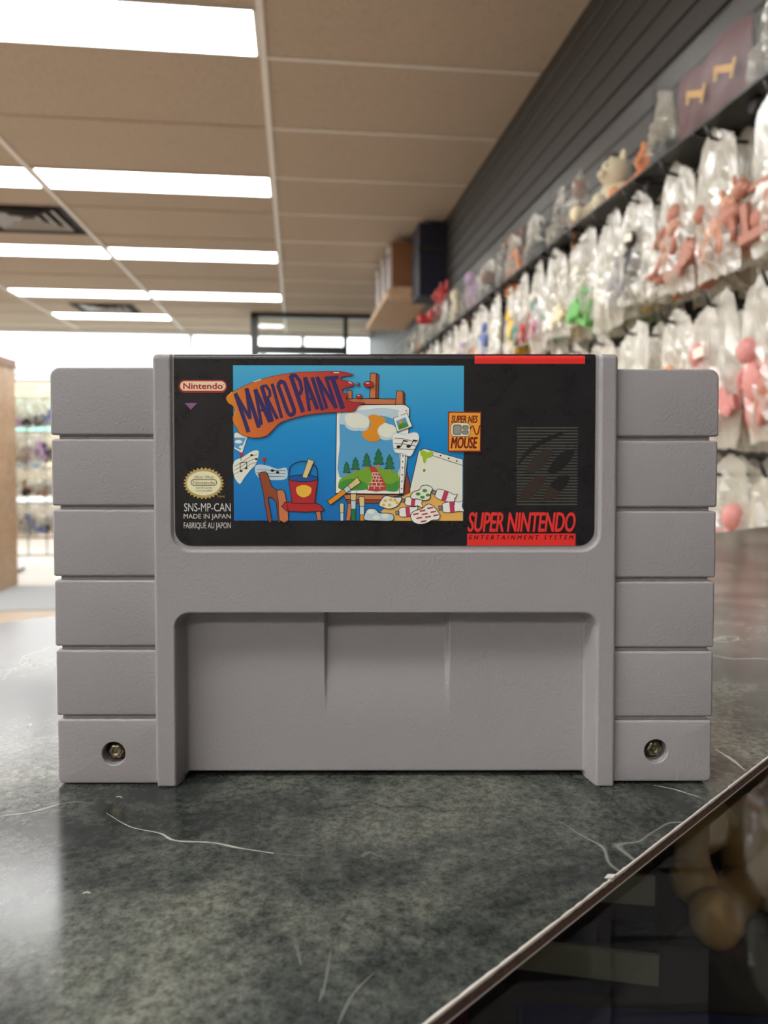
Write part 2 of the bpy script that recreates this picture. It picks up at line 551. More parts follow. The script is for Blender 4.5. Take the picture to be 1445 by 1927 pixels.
spart('glass_top', m_show, rect(U0, U1, V0, V1), GT - 0.008, GT)
spart('far_panel', m_cab, rect(U0, U1, V0, V0 + 0.02), 0.08, GT - 0.008)
spart('near_panel', m_cab, rect(U0, U1, V1 - 0.02, V1), 0.08, GT - 0.008)
spart('end_panel', m_cab, rect(U0, U0 + 0.02, V0 + 0.02, V1 - 0.02), 0.08, GT - 0.008)
spart('end_panel', m_cab, rect(U1 - 0.02, U1, V0 + 0.02, V1 - 0.02), 0.08, GT - 0.008)
spart('shelf', m_felt, rect(U0 + 0.02, U1 - 0.02, V0 + 0.02, V1 - 0.02), CAM_Z - 0.215, CAM_Z - 0.2)
spart('plinth', m_black, rect(U0 + 0.04, U1 - 0.04, V0 + 0.04, V1 - 0.04), 0.0, 0.08)
# goods inside the showcase
ZS = CAM_Z - 0.1995
def goods(name, label, cat, x, y, rz, parts, group=None):
    t = thing(name, label, cat, (x, y, ZS), rz, group)
    for nm, m_, p, q in parts:
        a = MB(); a.box(p, q); a.build(nm, m_, t)
    return t
m_spine = mat('pale_case_spine', rgb(150, 142, 126), 0.4)
m_case = mat('dark_game_case', rgb(30, 28, 36), 0.3)
for k in range(3):
    zz_ = 0.0005 + 0.0205 * k
    goods('game_case', 'pale-edged game case, %s in the stack under the showcase glass' % ['lowest', 'middle', 'topmost'][k], 'game case', 0.098 + 0.003 * k, 0.292 + 0.012 * k, -0.30 + 0.05 * k,
          (('sleeve', m_case, (-0.045, -0.03, zz_), (0.042, 0.06, zz_ + 0.019)), ('spine', m_spine, (-0.044, -0.0315, zz_ + 0.007), (0.041, -0.03, zz_ + 0.018))), 'game cases in the showcase')
goods('gift_box', 'small maroon box under the showcase glass left of the stack', 'box', 0.030, 0.262, -0.2, (('carton', mat('maroon_carton', rgb(84, 34, 52), 0.5), (-0.03, -0.025, 0), (0.03, 0.025, 0.028)), ('lid', mat('maroon_lid', rgb(104, 44, 60), 0.5), (-0.031, -0.026, 0.028), (0.031, 0.026, 0.036))))
goods('flat_box', 'flat navy box under the glass before the game cases', 'box', 0.118, 0.205, -0.2, (('carton', mat('navy_box_card', rgb(36, 44, 92), 0.4), (-0.05, -0.03, 0), (0.05, 0.028, 0.012)), ('label', m_spine, (-0.03, -0.02, 0.012), (0.02, 0.015, 0.0125))))
goods('price_card', 'grey upright card standing in the showcase behind the tan plush', 'card', 0.262, 0.385, -0.5, (('card', m_spine, (-0.035, -0.002, 0), (0.035, 0.002, 0.085)), ('foot', m_case, (-0.02, -0.015, 0), (0.02, 0.015, 0.004))))

# ------------------------------------------------------------------ the cartridge (millimetres in its own frame: x right, y back, z up)
MM = 0.001
CARD = 0.153
cart = thing('game_cartridge', 'grey plastic video game cartridge standing upright on the dark slate counter', 'game cartridge',
             (CARD * math.sin(YAW), CARD * math.cos(YAW), COUNTER_Z), -YAW + R(0.1))
def fx(px, s=9.29):
    return (px - 722.5) / s
def fz(py, s=9.29):
    return 69.9 - (py - 841) / s * 1.017

m_pl = mat('grained_grey_plastic', rgb(164, 160, 161), 0.48, spec=0.4)
n_, l_, b_ = nodes(m_pl)
co = coords(m_pl)
grain = noise_tex(m_pl, co, 1500, 3, 0.6)
l_.new(mixc(m_pl, noise_tex(m_pl, co, 60, 3), rgb(153, 149, 150), rgb(158, 155, 155)), b_.inputs['Base Color'])
bump(m_pl, grain, 0.75, 0.0002)
m_seam = mat('dark_plastic_seam', rgb(60, 57, 56), 0.7)

def axis(lo, hi, feats, base):
    v = set(np.round(np.arange(lo, hi, base), 4)) | {round(lo, 4), round(hi, 4)}
    for c, hw, st in feats:
        v = {q for q in v if abs(q - c) > hw}
        v |= set(np.round(np.arange(c - hw, c + hw + 1e-6, st), 4))
    v = sorted(q for q in v if lo - 1e-6 <= q <= hi + 1e-6)
    out = [v[0]]
    for q in v[1:]:
        if q - out[-1] > 0.03:
            out.append(q)
    return np.array(out)

def sstep(t):
    t = np.clip(t, 0, 1)
    return t * t * (3 - 2 * t)

def rrect(X, Z, x0, x1, z0, z1, r):
    cx, cz = (x0 + x1) / 2, (z0 + z1) / 2
    qx = np.abs(X - cx) - ((x1 - x0) / 2 - r)
    qz = np.abs(Z - cz) - ((z1 - z0) / 2 - r)
    return np.hypot(np.maximum(qx, 0), np.maximum(qz, 0)) + np.minimum(np.maximum(qx, qz), 0) - r

BX0, BX1, BZ1 = fx(287), fx(1163), fz(668)
BZ0 = fz(1469)
RL = (fx(290), fx(333)); RR_ = (fx(1117), fx(1162))
TOPR = 1.2
def round_over(d, r):
    d = np.clip(d, 0, r)
    return r - np.sqrt(np.maximum(r * r - (r - d) ** 2, 0))
def label_y(z):
    """depth of the label surface: flat, then rolling over the top edge"""
    return 0.44 + float(round_over(np.array(BZ1 + 0.0 - z), TOPR)) * 0.95
gx = axis(BX0, BX1, [(BX0, 1.0, 0.12), (BX1, 1.0, 0.12), (fx(321), 1.0, 0.14), (fx(1131), 1.0, 0.14), (fx(345), 3.6, 0.2), (fx(1112), 3.6, 0.2), (fx(608), 0.9, 0.1), (fx(848), 1.2, 0.12), (fx(352), 1.5, 0.2), (fx(1100), 1.5, 0.2)], 1.4)
gz = axis(0.05, BZ1, [(BZ1, 1.6, 0.1), (fz(1036), 1.0, 0.14), (fz(1018), 1.6, 0.2), (fz(1165), 3.4, 0.2), (fz(1360), 1.5, 0.25), (BZ0, 1.1, 0.1), (0.1, 0.5, 0.1)], 1.2)
gz = np.array(sorted(set(np.round(gz, 4)) | {round(BZ0, 4), round(BZ0 - 0.04, 4)}))
X, Z = np.meshgrid(gx, gz)
H = np.zeros_like(X)
# lower finger recess, open at the bottom
sd = rrect(X, Z, fx(324), fx(1130), -30, fz(1149), 3.2)
wall = np.where(Z > fz(1180), 1.5, 1.8)
H += 5.0 * sstep(-sd / wall)
# thumb scoop: deepest under the bar, running out to nothing below
t = np.clip((Z - fz(1366)) / (fz(1160) - fz(1366)), 0, 1)
sc = 2.5 * (1 - np.cos(t * math.pi / 2)) * 0.85 + 0.35 * t
H += sc * sstep((X - fx(605)) / 0.75) * sstep((fx(853) - X) / 1.3) * (Z < fz(1150))
# label pocket, open at the top
sdl = rrect(X, Z, fx(320), fx(1133), fz(1037), 140, 4.2)
H += 0.55 * sstep(-sdl / 0.5)
# rounded outer edges
de = np.minimum(X - BX0, BX1 - X)
H += round_over(de, 0.75)
H += round_over(BZ1 - Z, TOPR)
inr = ((X >= RL[0] - 1e-6) & (X <= RL[1] + 1e-6)) | ((X >= RR_[0] - 1e-6) & (X <= RR_[1] + 1e-6))
H += np.where(inr, round_over(Z - 0.05, 0.5), round_over(Z - BZ0, 0.5))
H = np.where((Z < BZ0 - 0.02) & ~inr, 12.0, H)
XX, ZZ = X.copy(), Z.copy()
# round the two upper corners of the outline
rc = 1.3
for cxn, sgn in ((BX0 + rc, -1), (BX1 - rc, 1)):
    ddx, ddz = XX - cxn, ZZ - (BZ1 - rc)
    rr_ = np.hypot(ddx, ddz)
    out = (ddx * sgn > 0) & (ddz > 0) & (rr_ > rc)
    k = np.where(out, rc / np.maximum(rr_, 1e-6), 1)
    XX = np.where(out, cxn + ddx * k, XX); ZZ = np.where(out, BZ1 - rc + ddz * k, ZZ)
# skirt back to the seam
def pad(A, mode='edge', val=None):
    return np.pad(A, 1, mode='edge') if val is None else np.pad(A, 1, constant_values=val)
XX, ZZ, H = pad(XX), pad(ZZ), pad(H, val=9.6)
nz, nx = XX.shape
vs = np.stack([XX, H, ZZ], -1).reshape(-1, 3) * MM
fs = []
for i in range(nz - 1):
    for j in range(nx - 1):
        a_ = i * nx + j
        fs.append((a_, a_ + 1, a_ + nx + 1, a_ + nx))
me = bpy.data.meshes.new('front_shell')
me.from_pydata(vs.tolist(), [], fs)
me.materials.append(m_pl)
bm = bmesh.new(); bm.from_mesh(me)
bmesh.ops.dissolve_degenerate(bm, dist=1e-7, edges=bm.edges)
bmesh.ops.recalc_face_normals(bm, faces=bm.faces)
for f in bm.faces:
    f.smooth = True
for e in bm.edges:
    if len(e.link_faces) == 2 and e.calc_face_angle(0) > R(70):
        e.smooth = False
bm.to_mesh(me); bm.free()
link('front_shell', me, cart)

def rr_outline(x0, x1, z0, z1, rad, ins, seg=5):
    """rounded rectangle, rad = (bl, br, tr, tl), shrunk by ins"""
    x0, x1, z0, z1 = x0 + ins, x1 - ins, z0 + ins, z1 - ins
    out = []
    for (cx, cz, sx, sz, r, a0) in ((x0, z0, 1, 1, rad[0], 180), (x1, z0, -1, 1, rad[1], 270), (x1, z1, -1, -1, rad[2], 0), (x0, z1, 1, -1, rad[3], 90)):
        r = max(r - ins, 0.05)
        for k in range(seg + 1):
            a_ = R(a0 + 90 * k / seg)
            out.append((cx + sx * r + r * math.cos(a_), cz + sz * r + r * math.sin(a_)))
    return out

def plate(x0, x1, z0, z1, rad, bev, y0, y1, hole=None, name='plate', backbev=0.0):
    """moulded plate: front at y0 with rounded rim, back at y1; hole = (cx, cz, r, depth)"""
    bm = bmesh.new()
    loops = []
    prof = [(bev * (1 - math.sin(R(a_))), y0 + bev * (1 - math.cos(R(a_)))) for a_ in (0, 22.5, 45, 67.5, 90)]
    prof += [(0, y1 - backbev), (backbev, y1)] if backbev else [(0, y1)]
    for ins, y in prof:
        loops.append([bm.verts.new((x * MM, y * MM, z * MM)) for x, z in rr_outline(x0, x1, z0, z1, rad, ins)])
    n = len(loops[0])
    for a_, b in zip(loops, loops[1:]):
        for i in range(n):
            bm.faces.new((a_[i], a_[(i + 1) % n], b[(i + 1) % n], b[i]))
    bm.faces.new(list(reversed(loops[-1])))
    if hole is None:
        bm.faces.new(loops[0])
    else:
        cx, cz, r, dep = hole
        rings = []
        for rr2, y in ((r + 0.14, y0), (r, y0 + 0.14), (r - 0.05, y0 + dep)):
            rings.append([bm.verts.new(((cx + rr2 * math.cos(2 * math.pi * k / 40)) * MM, y * MM, (cz + rr2 * math.sin(2 * math.pi * k / 40)) * MM)) for k in range(40)])
        for a_, b in zip(rings, rings[1:]):
            for i in range(40):
                bm.faces.new((a_[i], b[i], b[(i + 1) % 40], a_[(i + 1) % 40]))
        bm.faces.new(rings[-1])
        es = [bm.edges.get((loops[0][i], loops[0][(i + 1) % n])) for i in range(n)] + [bm.edges.get((rings[0][i], rings[0][(i + 1) % 40])) for i in range(40)]
        bmesh.ops.triangle_fill(bm, use_beauty=True, use_dissolve=False, edges=es)
    bmesh.ops.recalc_face_normals(bm, faces=bm.faces)
    for f in bm.faces:
        f.smooth = True
    for e in bm.edges:
        if len(e.link_faces) == 2 and e.calc_face_angle(0) > R(35):
            e.smooth = False
    me = bpy.data.meshes.new(name)
    bm.to_mesh(me); bm.free()
    me.materials.append(m_pl)
    return me

WS = 9.21
WY = 1.3
GRO = [822.5, 953.5, 1085, 1216, 1346.5]
for side in (0, 1):
    xo, xi = (fx(95, WS), BX0 + 0.6) if side == 0 else (BX1 - 0.6, fx(1353, WS))
    zt, zb = (fz(694, WS), fz(1472, WS)) if side == 0 else (fz(697, WS), fz(1469, WS))
    gz_ = [zt] + [fz(g + (0 if side == 0 else 3), WS) for g in GRO] + [zb]
    for k in range(6):
        hi = gz_[k] - (0.0 if k == 0 else 0.44)
        lo = gz_[k + 1] + (0.0 if k == 5 else 0.40)
        r = [0.5, 0.5, 0.5, 0.5]
        if k == 0:
            r[3 if side == 0 else 2] = 2.0
        if k == 5:
            r[0 if side == 0 else 1] = 1.2
        ins = 0.0 + 0.14 * (k if True else 0)          # the sides draw in slightly towards the foot
        a0, a1 = (xo + ins, xi) if side == 0 else (xo, xi - ins)
        hole = None
        if k == 5:
            hole = (fx(208, WS), fz(1415, WS), 2.42, 3.4) if side == 0 else (fx(1241, WS), fz(1411, WS), 2.42, 3.4)
        me = plate(a0, a1, lo, hi, r, 0.45, WY, 9.6, hole, 'grip_ridge')
        o = link('grip_ridge', me, cart)
    core = MB()
    cx0, cx1 = (xo + 1.5, xi + 2) if side == 0 else (xi - 2 if False else xo - 2, xi - 1.5)
    core.box((cx0 * MM, (WY + 1.0) * MM, (gz_[5] - 1.5) * MM), (cx1 * MM, 9.5 * MM, (zt - 1.5) * MM))
    core.build('wing_core', m_pl, cart)
    # screw
    hx, hz = (fx(208, WS), fz(1415, WS)) if side == 0 else (fx(1241, WS), fz(1411, WS))
    sc_mb = bmesh.new()
    def ring(rad, y, lob=0.0, n=36):
        return [sc_mb.verts.new(((hx + (rad * (1 + lob * math.cos(6 * 2 * math.pi * i / n))) * math.cos(2 * math.pi * i / n)) * MM, y * MM, (hz + (rad * (1 + lob * math.cos(6 * 2 * math.pi * i / n))) * math.sin(2 * math.pi * i / n)) * MM)) for i in range(n)]
    rings = [ring(2.3, WY + 2.9), ring(2.1, WY + 2.6), ring(1.55, WY + 2.5, 0.08), ring(1.5, WY + 1.35, 0.09), ring(1.25, WY + 1.05, 0.08), ring(0.62, WY + 0.98), ring(0.5, WY + 1.25), ring(0.15, WY + 1.0)]
    for p, q in zip(rings, rings[1:]):
        for i in range(36):
            sc_mb.faces.new((p[i], p[(i + 1) % 36], q[(i + 1) % 36], q[i]))
    sc_mb.faces.new(rings[-1])
    bmesh.ops.recalc_face_normals(sc_mb, faces=sc_mb.faces)
    for f in sc_mb.faces:
        f.smooth = True
    me = bpy.data.meshes.new('screw'); sc_mb.to_mesh(me); sc_mb.free()
    me.materials.append(mat('worn_brass_screw', rgb(168, 158, 128), 0.28, 1.0))
    tag(link('screw', me, cart), 'brassy security screw in a round hole')

# rear half of the shell
zt, zb = fz(696, WS), fz(1471, WS)
bx0, bx1 = fx(95, WS), fx(1353, WS)
me = plate(bx0 + 0.1, bx1 - 0.1, zb, zt, (1.2, 1.2, 2.0, 2.0), 0.25, 9.85, 19.6, None, 'rear_shell', 0.8)
link('rear_shell', me, cart)
me = plate(BX0 + 0.1, BX1 - 0.1, 0.05, BZ1 - 0.1, (0.6, 0.6, 1.3, 1.3), 0.25, 9.85, 20.4, None, 'rear_panel', 0.6)
link('rear_panel', me, cart)
sm_ = MB(); sm_.box(((bx0 + 1.2) * MM, 9.3 * MM, (zb + 0.8) * MM), ((bx1 - 1.2) * MM, 10.2 * MM, (zt - 1.0) * MM))
sm_.build('seam', m_seam, cart)

# ------------------------------------------------------------------ the printed label: flat inks on the label sheet, drawn as shapes in its plane
def ink(name, c, rough=0.3):
    return mat('ink_' + name, rgb(*c), rough, spec=0.5)

LBL = MB()
lx0, lx1, lz0 = fx(327), fx(1121), fz(1025)
rows = []
zz = [lz0 + v for v in (0, 0.06, 0.2, 0.45, 0.8, 1.3, 1.9, 2.6, 3.3, 8, 16, 24, 32, 36)]
zz = [z for z in zz if z < BZ1 - 1.4] + [BZ1 - 1.3 + 0.13 * k for k in range(11)]
for z in zz:
    d = z - lz0
    ins = 3.3 - math.sqrt(max(3.3 ** 2 - (3.3 - min(d, 3.3)) ** 2, 0))
    rows.append((lx0 + ins, lx1 - ins, z))
vs, fs = [], []
for a_, b, z in rows:
    for k in range(9):
        vs.append(((a_ + (b - a_) * k / 8) * MM, label_y(z) * MM, z * MM))
for i in range(len(rows) - 1):
    for k in range(8):
        p = i * 9 + k
        fs.append((p, p + 1, p + 10, p + 9))
LBL.add(vs, fs)
m_lab = mat('label_black', rgb(25, 25, 29), 0.26, spec=0.5)
n_, l_, b_ = nodes(m_lab)
sm = noise_tex(m_lab, coords(m_lab), 180, 8, 0.7, 0.6)
l_.new(ramp(m_lab, sm, [(0.35, rgb(20, 20, 24)), (0.72, rgb(36, 36, 38))]), b_.inputs['Base Color'])
mr = n_.new('ShaderNodeMapRange'); mr.inputs[3].default_value = 0.18; mr.inputs[4].default_value = 0.4
l_.new(sm, mr.inputs[0]); l_.new(mr.outputs[0], b_.inputs['Roughness'])
label = LBL.build('label', m_lab, cart, smooth=True)
tag(label, 'glossy black paper label with blue picture and red lettering')

def crop(x0, y0, s):
    return lambda p: (x0 + p[0] / s, y0 + p[1] / s)
CA = crop(300, 650, 3.6125); CB = crop(600, 650, 4.8167); CC = crop(820, 650, 4.0139)
CT = crop(420, 690, 5.5577); CS = crop(335, 870, 13.136); CM = crop(830, 765, 16.056); CE = crop(960, 790, 10.321)
ID = lambda p: p

class Print(MB):
    """shapes printed on the label; coordinates are pixels of a flat drawing of the label"""
    def put(self, pts, layer):
        out = []
        self.n_put = getattr(self, 'n_put', 0) + 1
        layer += (self.n_put % 11) * 0.085         # no two inks share one plane
        for p in pts:
            x, z = fx(p[0]), fz(p[1])
            out.append((x * MM, (label_y(z) - 0.014 * layer) * MM, z * MM))
        return out

    def poly(self, pts, m, layer, T=ID, smooth=0):
        pts = [T(p) for p in pts]
        if smooth:
            pts = catmull(pts, smooth)
        tri = tessellate_polygon([[Vector((p[0], p[1], 0)) for p in pts]])
        self.add(self.put(pts, layer), [tuple(t) for t in tri], m)
        return pts

    def stroke(self, pts, w, m, layer, T=ID, closed=False, smooth=0, scale=True):
        q = [T(p) for p in pts]
        if smooth:
            q = catmull(q, smooth, closed)
        if closed:
            q = q + [q[0]]
        h = w / 2
        for a_, b in zip(q, q[1:]):
            dx, dy = b[0] - a_[0], b[1] - a_[1]
            L = math.hypot(dx, dy) or 1e-6
            nx_, ny_ = -dy / L * h, dx / L * h
            self.add(self.put([(a_[0] + nx_, a_[1] + ny_), (b[0] + nx_, b[1] + ny_), (b[0] - nx_, b[1] - ny_), (a_[0] - nx_, a_[1] - ny_)], layer), [(0, 1, 2, 3)], m)
        for p in (q[:-1] if closed else q[1:-1]):
            self.add(self.put([(p[0] + h * math.cos(k * math.pi / 4), p[1] + h * math.sin(k * math.pi / 4)) for k in range(8)], layer), [tuple(range(8))], m)

    def shape(self, pts, fill, layer, T=ID, smooth=4, line=None, w=1.2):
        self.poly(pts, fill, layer, T, smooth)
        self.stroke(pts, w, line or K_LINE, layer + 1, T, True, smooth)

    def ell(self, c, rx, ry, m, layer, T=ID, n=20, rot=0.0, line=False, w=1.0):
        ca, sa = math.cos(R(rot)), math.sin(R(rot))
        pts = []
        for k in range(n):
            a_ = 2 * math.pi * k / n
            x, y = rx * math.cos(a_), ry * math.sin(a_)
            pts.append((c[0] + x * ca - y * sa, c[1] + x * sa + y * ca))
        self.poly(pts, m, layer, T)
        if line:
            self.stroke(pts, w, K_LINE, layer + 1, T, True)

    def rrect(self, x0, y0, x1, y1, r, m, layer, T=ID, seg=6):
        pts = []
        for cx, cy, a0 in ((x1 - r, y1 - r, 0), (x0 + r, y1 - r, 90), (x0 + r, y0 + r, 180), (x1 - r, y0 + r, 270)):
            for k in range(seg + 1):
                a_ = R(a0 + 90 * k / seg)
                pts.append((cx + r * math.cos(a_), cy + r * math.sin(a_)))
        self.poly(pts, m, layer, T)
        return pts

    def text(self, s, box, m, layer, shear=0.0, bold=0.0, spacing=1.0, T=ID):
        cu = bpy.data.curves.new('lettering', 'FONT')
        cu.body = s
        cu.space_character = spacing
        cu.resolution_u = 3
        o = bpy.data.objects.new('lettering', cu)
        COL.objects.link(o)
        dg = bpy.context.evaluated_depsgraph_get()
        me = o.evaluated_get(dg).to_mesh()
        P_ = [(v.co.x + shear * v.co.y, v.co.y) for v in me.vertices]
        F_ = [tuple(f.vertices) for f in me.polygons]
        o.evaluated_get(dg).to_mesh_clear()
        bpy.data.objects.remove(o, do_unlink=True)
        xs = [p[0] for p in P_]; ys = [p[1] for p in P_]
        x0, x1, y0, y1 = min(xs), max(xs), min(ys), max(ys)
        (a0, b0), (a1, b1) = T((box[0], box[1])), T((box[2], box[3]))
        b = bold * (b1 - b0)                       # heavier strokes: the same glyphs struck again a hair to the side
        for ox, oy in (((0, 0),) if not bold else ((0, 0), (-b, 0), (b, 0), (0, -b), (0, b), (-b * 0.5, 0), (b * 0.5, 0))):
            pts = [(a0 + b + ox + (p[0] - x0) / (x1 - x0) * (a1 - a0 - 2 * b), b1 - b + oy - (p[1] - y0) / (y1 - y0) * (b1 - b0 - 2 * b)) for p in P_]
            self.add(self.put(pts, layer), F_, m)

def catmull(p, n, closed=True):
    out = []
    N = len(p)
    rng = range(N) if closed else range(N - 1)
    for i in rng:
        if closed:
            a_, b, c, d = p[i - 1], p[i], p[(i + 1) % N], p[(i + 2) % N]
        else:
            a_, b, c, d = p[max(i - 1, 0)], p[i], p[i + 1], p[min(i + 2, N - 1)]
        for k in range(n):
            t = k / n
            out.append(tuple(0.5 * (2 * b[j] + (c[j] - a_[j]) * t + (2 * a_[j] - 5 * b[j] + 4 * c[j] - d[j]) * t * t + (3 * b[j] - a_[j] - 3 * c[j] + d[j]) * t ** 3) for j in (0, 1)))
    if not closed:
        out.append(p[-1])
    return out

K_LINE = ink('line', (22, 22, 26))
K_WHITE = ink('paper_white', (244, 245, 236))
K_CREAM = ink('cream', (238, 240, 220))
K_WOOD = ink('easel_wood', (206, 124, 78))
K_WOOD2 = ink('easel_wood_dark', (150, 74, 44))
K_RED = ink('red', (186, 40, 44))
K_NAVY = ink('navy', (52, 42, 98))
K_SIGN = ink('signal_red', (236, 52, 46))
K_GREEN = ink('tree_green', (34, 120, 76))
K_GRASS = ink('grass_green', (122, 172, 48))
K_GRASS2 = ink('grass_dark', (72, 150, 58))
K_YEL = ink('yellow', (240, 190, 60))
K_TAB = ink('table_yellow', (240, 186, 96))
K_ORG = ink('orange', (232, 150, 30))
K_BRICK = ink('brick', (190, 66, 52))
K_PALE = ink('pale_blue', (196, 220, 228))
K_SKY2 = ink('painting_sky', (84, 166, 212))
K_PINK = ink('magenta', (196, 60, 96))
K_GREY = ink('tube_grey', (140, 142, 140))
K_BRUSH = ink('bristle', (226, 204, 140))
K_BLUE = ink('deep_blue', (20, 84, 158))
K_LIME = ink('lime', (164, 200, 40))
K_HI = ink('highlight', (246, 232, 214))

# gradients that are part of the print itself
m_bgblue = mat('ink_blue_fade', rgb(20, 130, 190), 0.3)
n_, l_, b_ = nodes(m_bgblue)
sp = n_.new('ShaderNodeSeparateXYZ'); l_.new(coords(m_bgblue), sp.inputs[0])
mr = n_.new('ShaderNodeMapRange'); mr.inputs[1].default_value = fz(978) * MM; mr.inputs[2].default_value = fz(690) * MM
l_.new(sp.outputs[2], mr.inputs[0])
l_.new(ramp(m_bgblue, mr.outputs[0], [(0.0, rgb(0, 112, 188)), (0.55, rgb(4, 146, 214)), (1.0, rgb(76, 180, 220))]), b_.inputs['Base Color'])
m_swoosh = mat('ink_swoosh_fade', rgb(200, 80, 50), 0.3)
n_, l_, b_ = nodes(m_swoosh)
sp = n_.new('ShaderNodeSeparateXYZ'); l_.new(coords(m_swoosh), sp.inputs[0])
mr = n_.new('ShaderNodeMapRange'); mr.inputs[1].default_value = fx(425) * MM; mr.inputs[2].default_value = fx(680) * MM
l_.new(sp.outputs[0], mr.inputs[0])
l_.new(ramp(m_swoosh, mr.outputs[0], [(0.0, rgb(226, 146, 36)), (0.12, rgb(222, 120, 40)), (0.5, rgb(210, 86, 52)), (1.0, rgb(172, 38, 52))]), b_.inputs['Base Color'])

art = Print()
art.poly([(438.5, 690), (873, 690.5), (873, 978), (438.5, 978)], m_bgblue, 1)
# pinned photo and music sheets on the left
art.shape([(502, 700), (505, 600), (520, 590), (600, 615), (560, 735)], K_WHITE, 2, CA, 0, w=0.8)
art.poly([(505, 625), (585, 630), (548, 712), (503, 690)], K_SKY2, 3, CA)
art.ell((535, 655), 26, 12, K_WHITE, 4, CA); art.ell((555, 690), 18, 9, K_WHITE, 4, CA)
art.poly([(502, 790), (560, 760), (630, 718), (672, 720), (655, 800), (610, 850), (570, 900), (540, 938), (502, 880)], K_CREAM, 4, CA, 3)
for dy in (0, 26, 52):
    art.stroke([(504, 822 + dy), (560, 790 + dy), (620, 752 + dy), (662, 742 + dy)], 0.7, K_LINE, 5, CA, smooth=3)
for nx_, ny_ in ((552, 852), (586, 832), (624, 745), (655, 770)):
    art.ell((nx_, ny_), 10, 7, K_LINE, 6, CA, 12)
art.stroke([(545, 850), (545, 798), (590, 790), (590, 830)], 1.3, K_LINE, 6, CA)
art.poly([(650, 815), (720, 812), (800, 838), (860, 830), (862, 900), (790, 912), (700, 905), (655, 880)], K_PALE, 2, CA, 3)
for dy in (0, 20, 40):
    art.stroke([(656, 842 + dy), (740, 846 + dy), (856, 850 + dy)], 0.7, K_LINE, 3, CA)
for nx_, ny_ in ((765, 848), (800, 860)):
    art.ell((nx_, ny_), 12, 9, K_LINE, 4, CA, 12)
for cx, cy in ((552, 740), (711, 773)):
    art.ell((cx, cy), 14, 14, K_RED, 6, CA, 14); art.stroke([(cx, cy + 12), (cx - 2, cy + 40)], 0.9, K_LINE, 6, CA)
# easel and canvas
art.shape([(465, 262), (520, 262), (515, 485), (460, 485)], K_WOOD, 2, CB, 0)
art.shape([(520, 262), (546, 280), (541, 485), (515, 485)], K_WOOD2, 2, CB, 0)
art.shape([(230, 486), (700, 492), (698, 542), (230, 540)], K_WOOD, 4, CB, 0)
art.shape([(705, 420), (762, 422), (762, 548), (694, 546)], K_WOOD, 6, CB, 0)
art.shape([(762, 422), (778, 448), (778, 550), (762, 548)], K_WOOD2, 6, CB, 0)
art.shape([(255, 412), (300, 420), (300, 492), (252, 490)], K_WOOD, 6, CB, 0)
art.shape([(770, 1090), (800, 1150), (826, 1250), (826, 1360), (750, 1360)], K_WOOD2, 2, CB, 0)
art.shape([(160, 545), (780, 540), (822, 572), (806, 1000), (768, 1342), (148, 1336)], K_WHITE, 7, CB, 0, w=1.4)
art.poly([(192, 640), (260, 600), (420, 590), (560, 575), (700, 590), (735, 640), (722, 900), (716, 1160), (450, 1190), (185, 1190), (188, 900)], K_SKY2, 9, CB, 3)
art.poly([(192, 640), (260, 596), (420, 588), (560, 572), (700, 588), (735, 640), (720, 680), (560, 640), (400, 690), (200, 720)], K_PALE, 10, CB, 3)
for c, rx, ry in (((340, 685), 105, 75), ((290, 660), 60, 50), ((400, 700), 62, 62), ((620, 775), 90, 68), ((590, 745), 58, 48)):
    art.ell((c[0] - 6, c[1] + 18), rx, ry, K_PALE, 11, CB)
    art.ell(c, rx * 0.95, ry * 0.88, K_CREAM, 12, CB)
art.poly([(450, 645), (500, 630), (560, 648), (604, 668), (596, 702), (548, 735), (528, 785), (556, 845), (512, 872), (450, 868), (410, 838), (388, 800), (434, 765), (470, 722), (462, 690)], K_ORG, 13, CB, 3)
art.poly([(186, 1215), (280, 1165), (400, 1115), (500, 1092), (600, 1122), (718, 1160), (712, 1312), (460, 1290), (200, 1302)], K_GRASS, 11, CB, 3)
art.poly([(188, 1240), (300, 1200), (420, 1240), (450, 1296), (200, 1302)], K_GRASS2, 12, CB, 3)
art.poly([(560, 1240), (660, 1250), (716, 1220), (712, 1312), (590, 1300)], K_GRASS2, 12, CB, 3)
for tx, ty, s in ((540, 935, 1.0), (640, 985, 0.92), (432, 972, 0.85), (330, 1010, 0.8), (250, 1050, 0.7)):
    art.poly([(tx - 10 * s, ty + 130 * s), (tx + 12 * s, ty + 130 * s), (tx + 12 * s, ty + 170 * s), (tx - 10 * s, ty + 170 * s)], K_WOOD, 13, CB)
    art.shape([(tx, ty), (tx + 32 * s, ty + 50 * s), (tx + 18 * s, ty + 50 * s), (tx + 44 * s, ty + 95 * s), (tx + 24 * s, ty + 95 * s), (tx + 52 * s, ty + 140 * s), (tx - 50 * s, ty + 140 * s), (tx - 24 * s, ty + 95 * s), (tx - 42 * s, ty + 95 * s), (tx - 18 * s, ty + 50 * s), (tx - 30 * s, ty + 50 * s)], K_GREEN, 13, CB, 0, w=0.6)
art.poly([(455, 1102), (500, 1094), (545, 1148), (585, 1215), (606, 1304), (438, 1306), (486, 1215), (474, 1148)], K_BRICK, 13, CB, 2)
for k, y in enumerate((1150, 1178, 1206, 1236, 1268)):
    xa = 474 + (8 if y < 1200 else -(y - 1210) * 0.55)
    xb = 545 + (y - 1148) * 0.42
    art.stroke([(xa, y), (xb, y + 3)], 1.0, K_CREAM, 14, CB)
    for q in range(3):
        xx = xa + (xb - xa) * ((q + (0.5 if k % 2 else 0.15)) / 3)
        art.stroke([(xx, y), (xx + 1, y + 29)], 0.9, K_CREAM, 14, CB)
art.shape([(738, 960), (786, 980), (766, 1334), (730, 1336)], K_WHITE, 13, CB, 0, w=0.9)
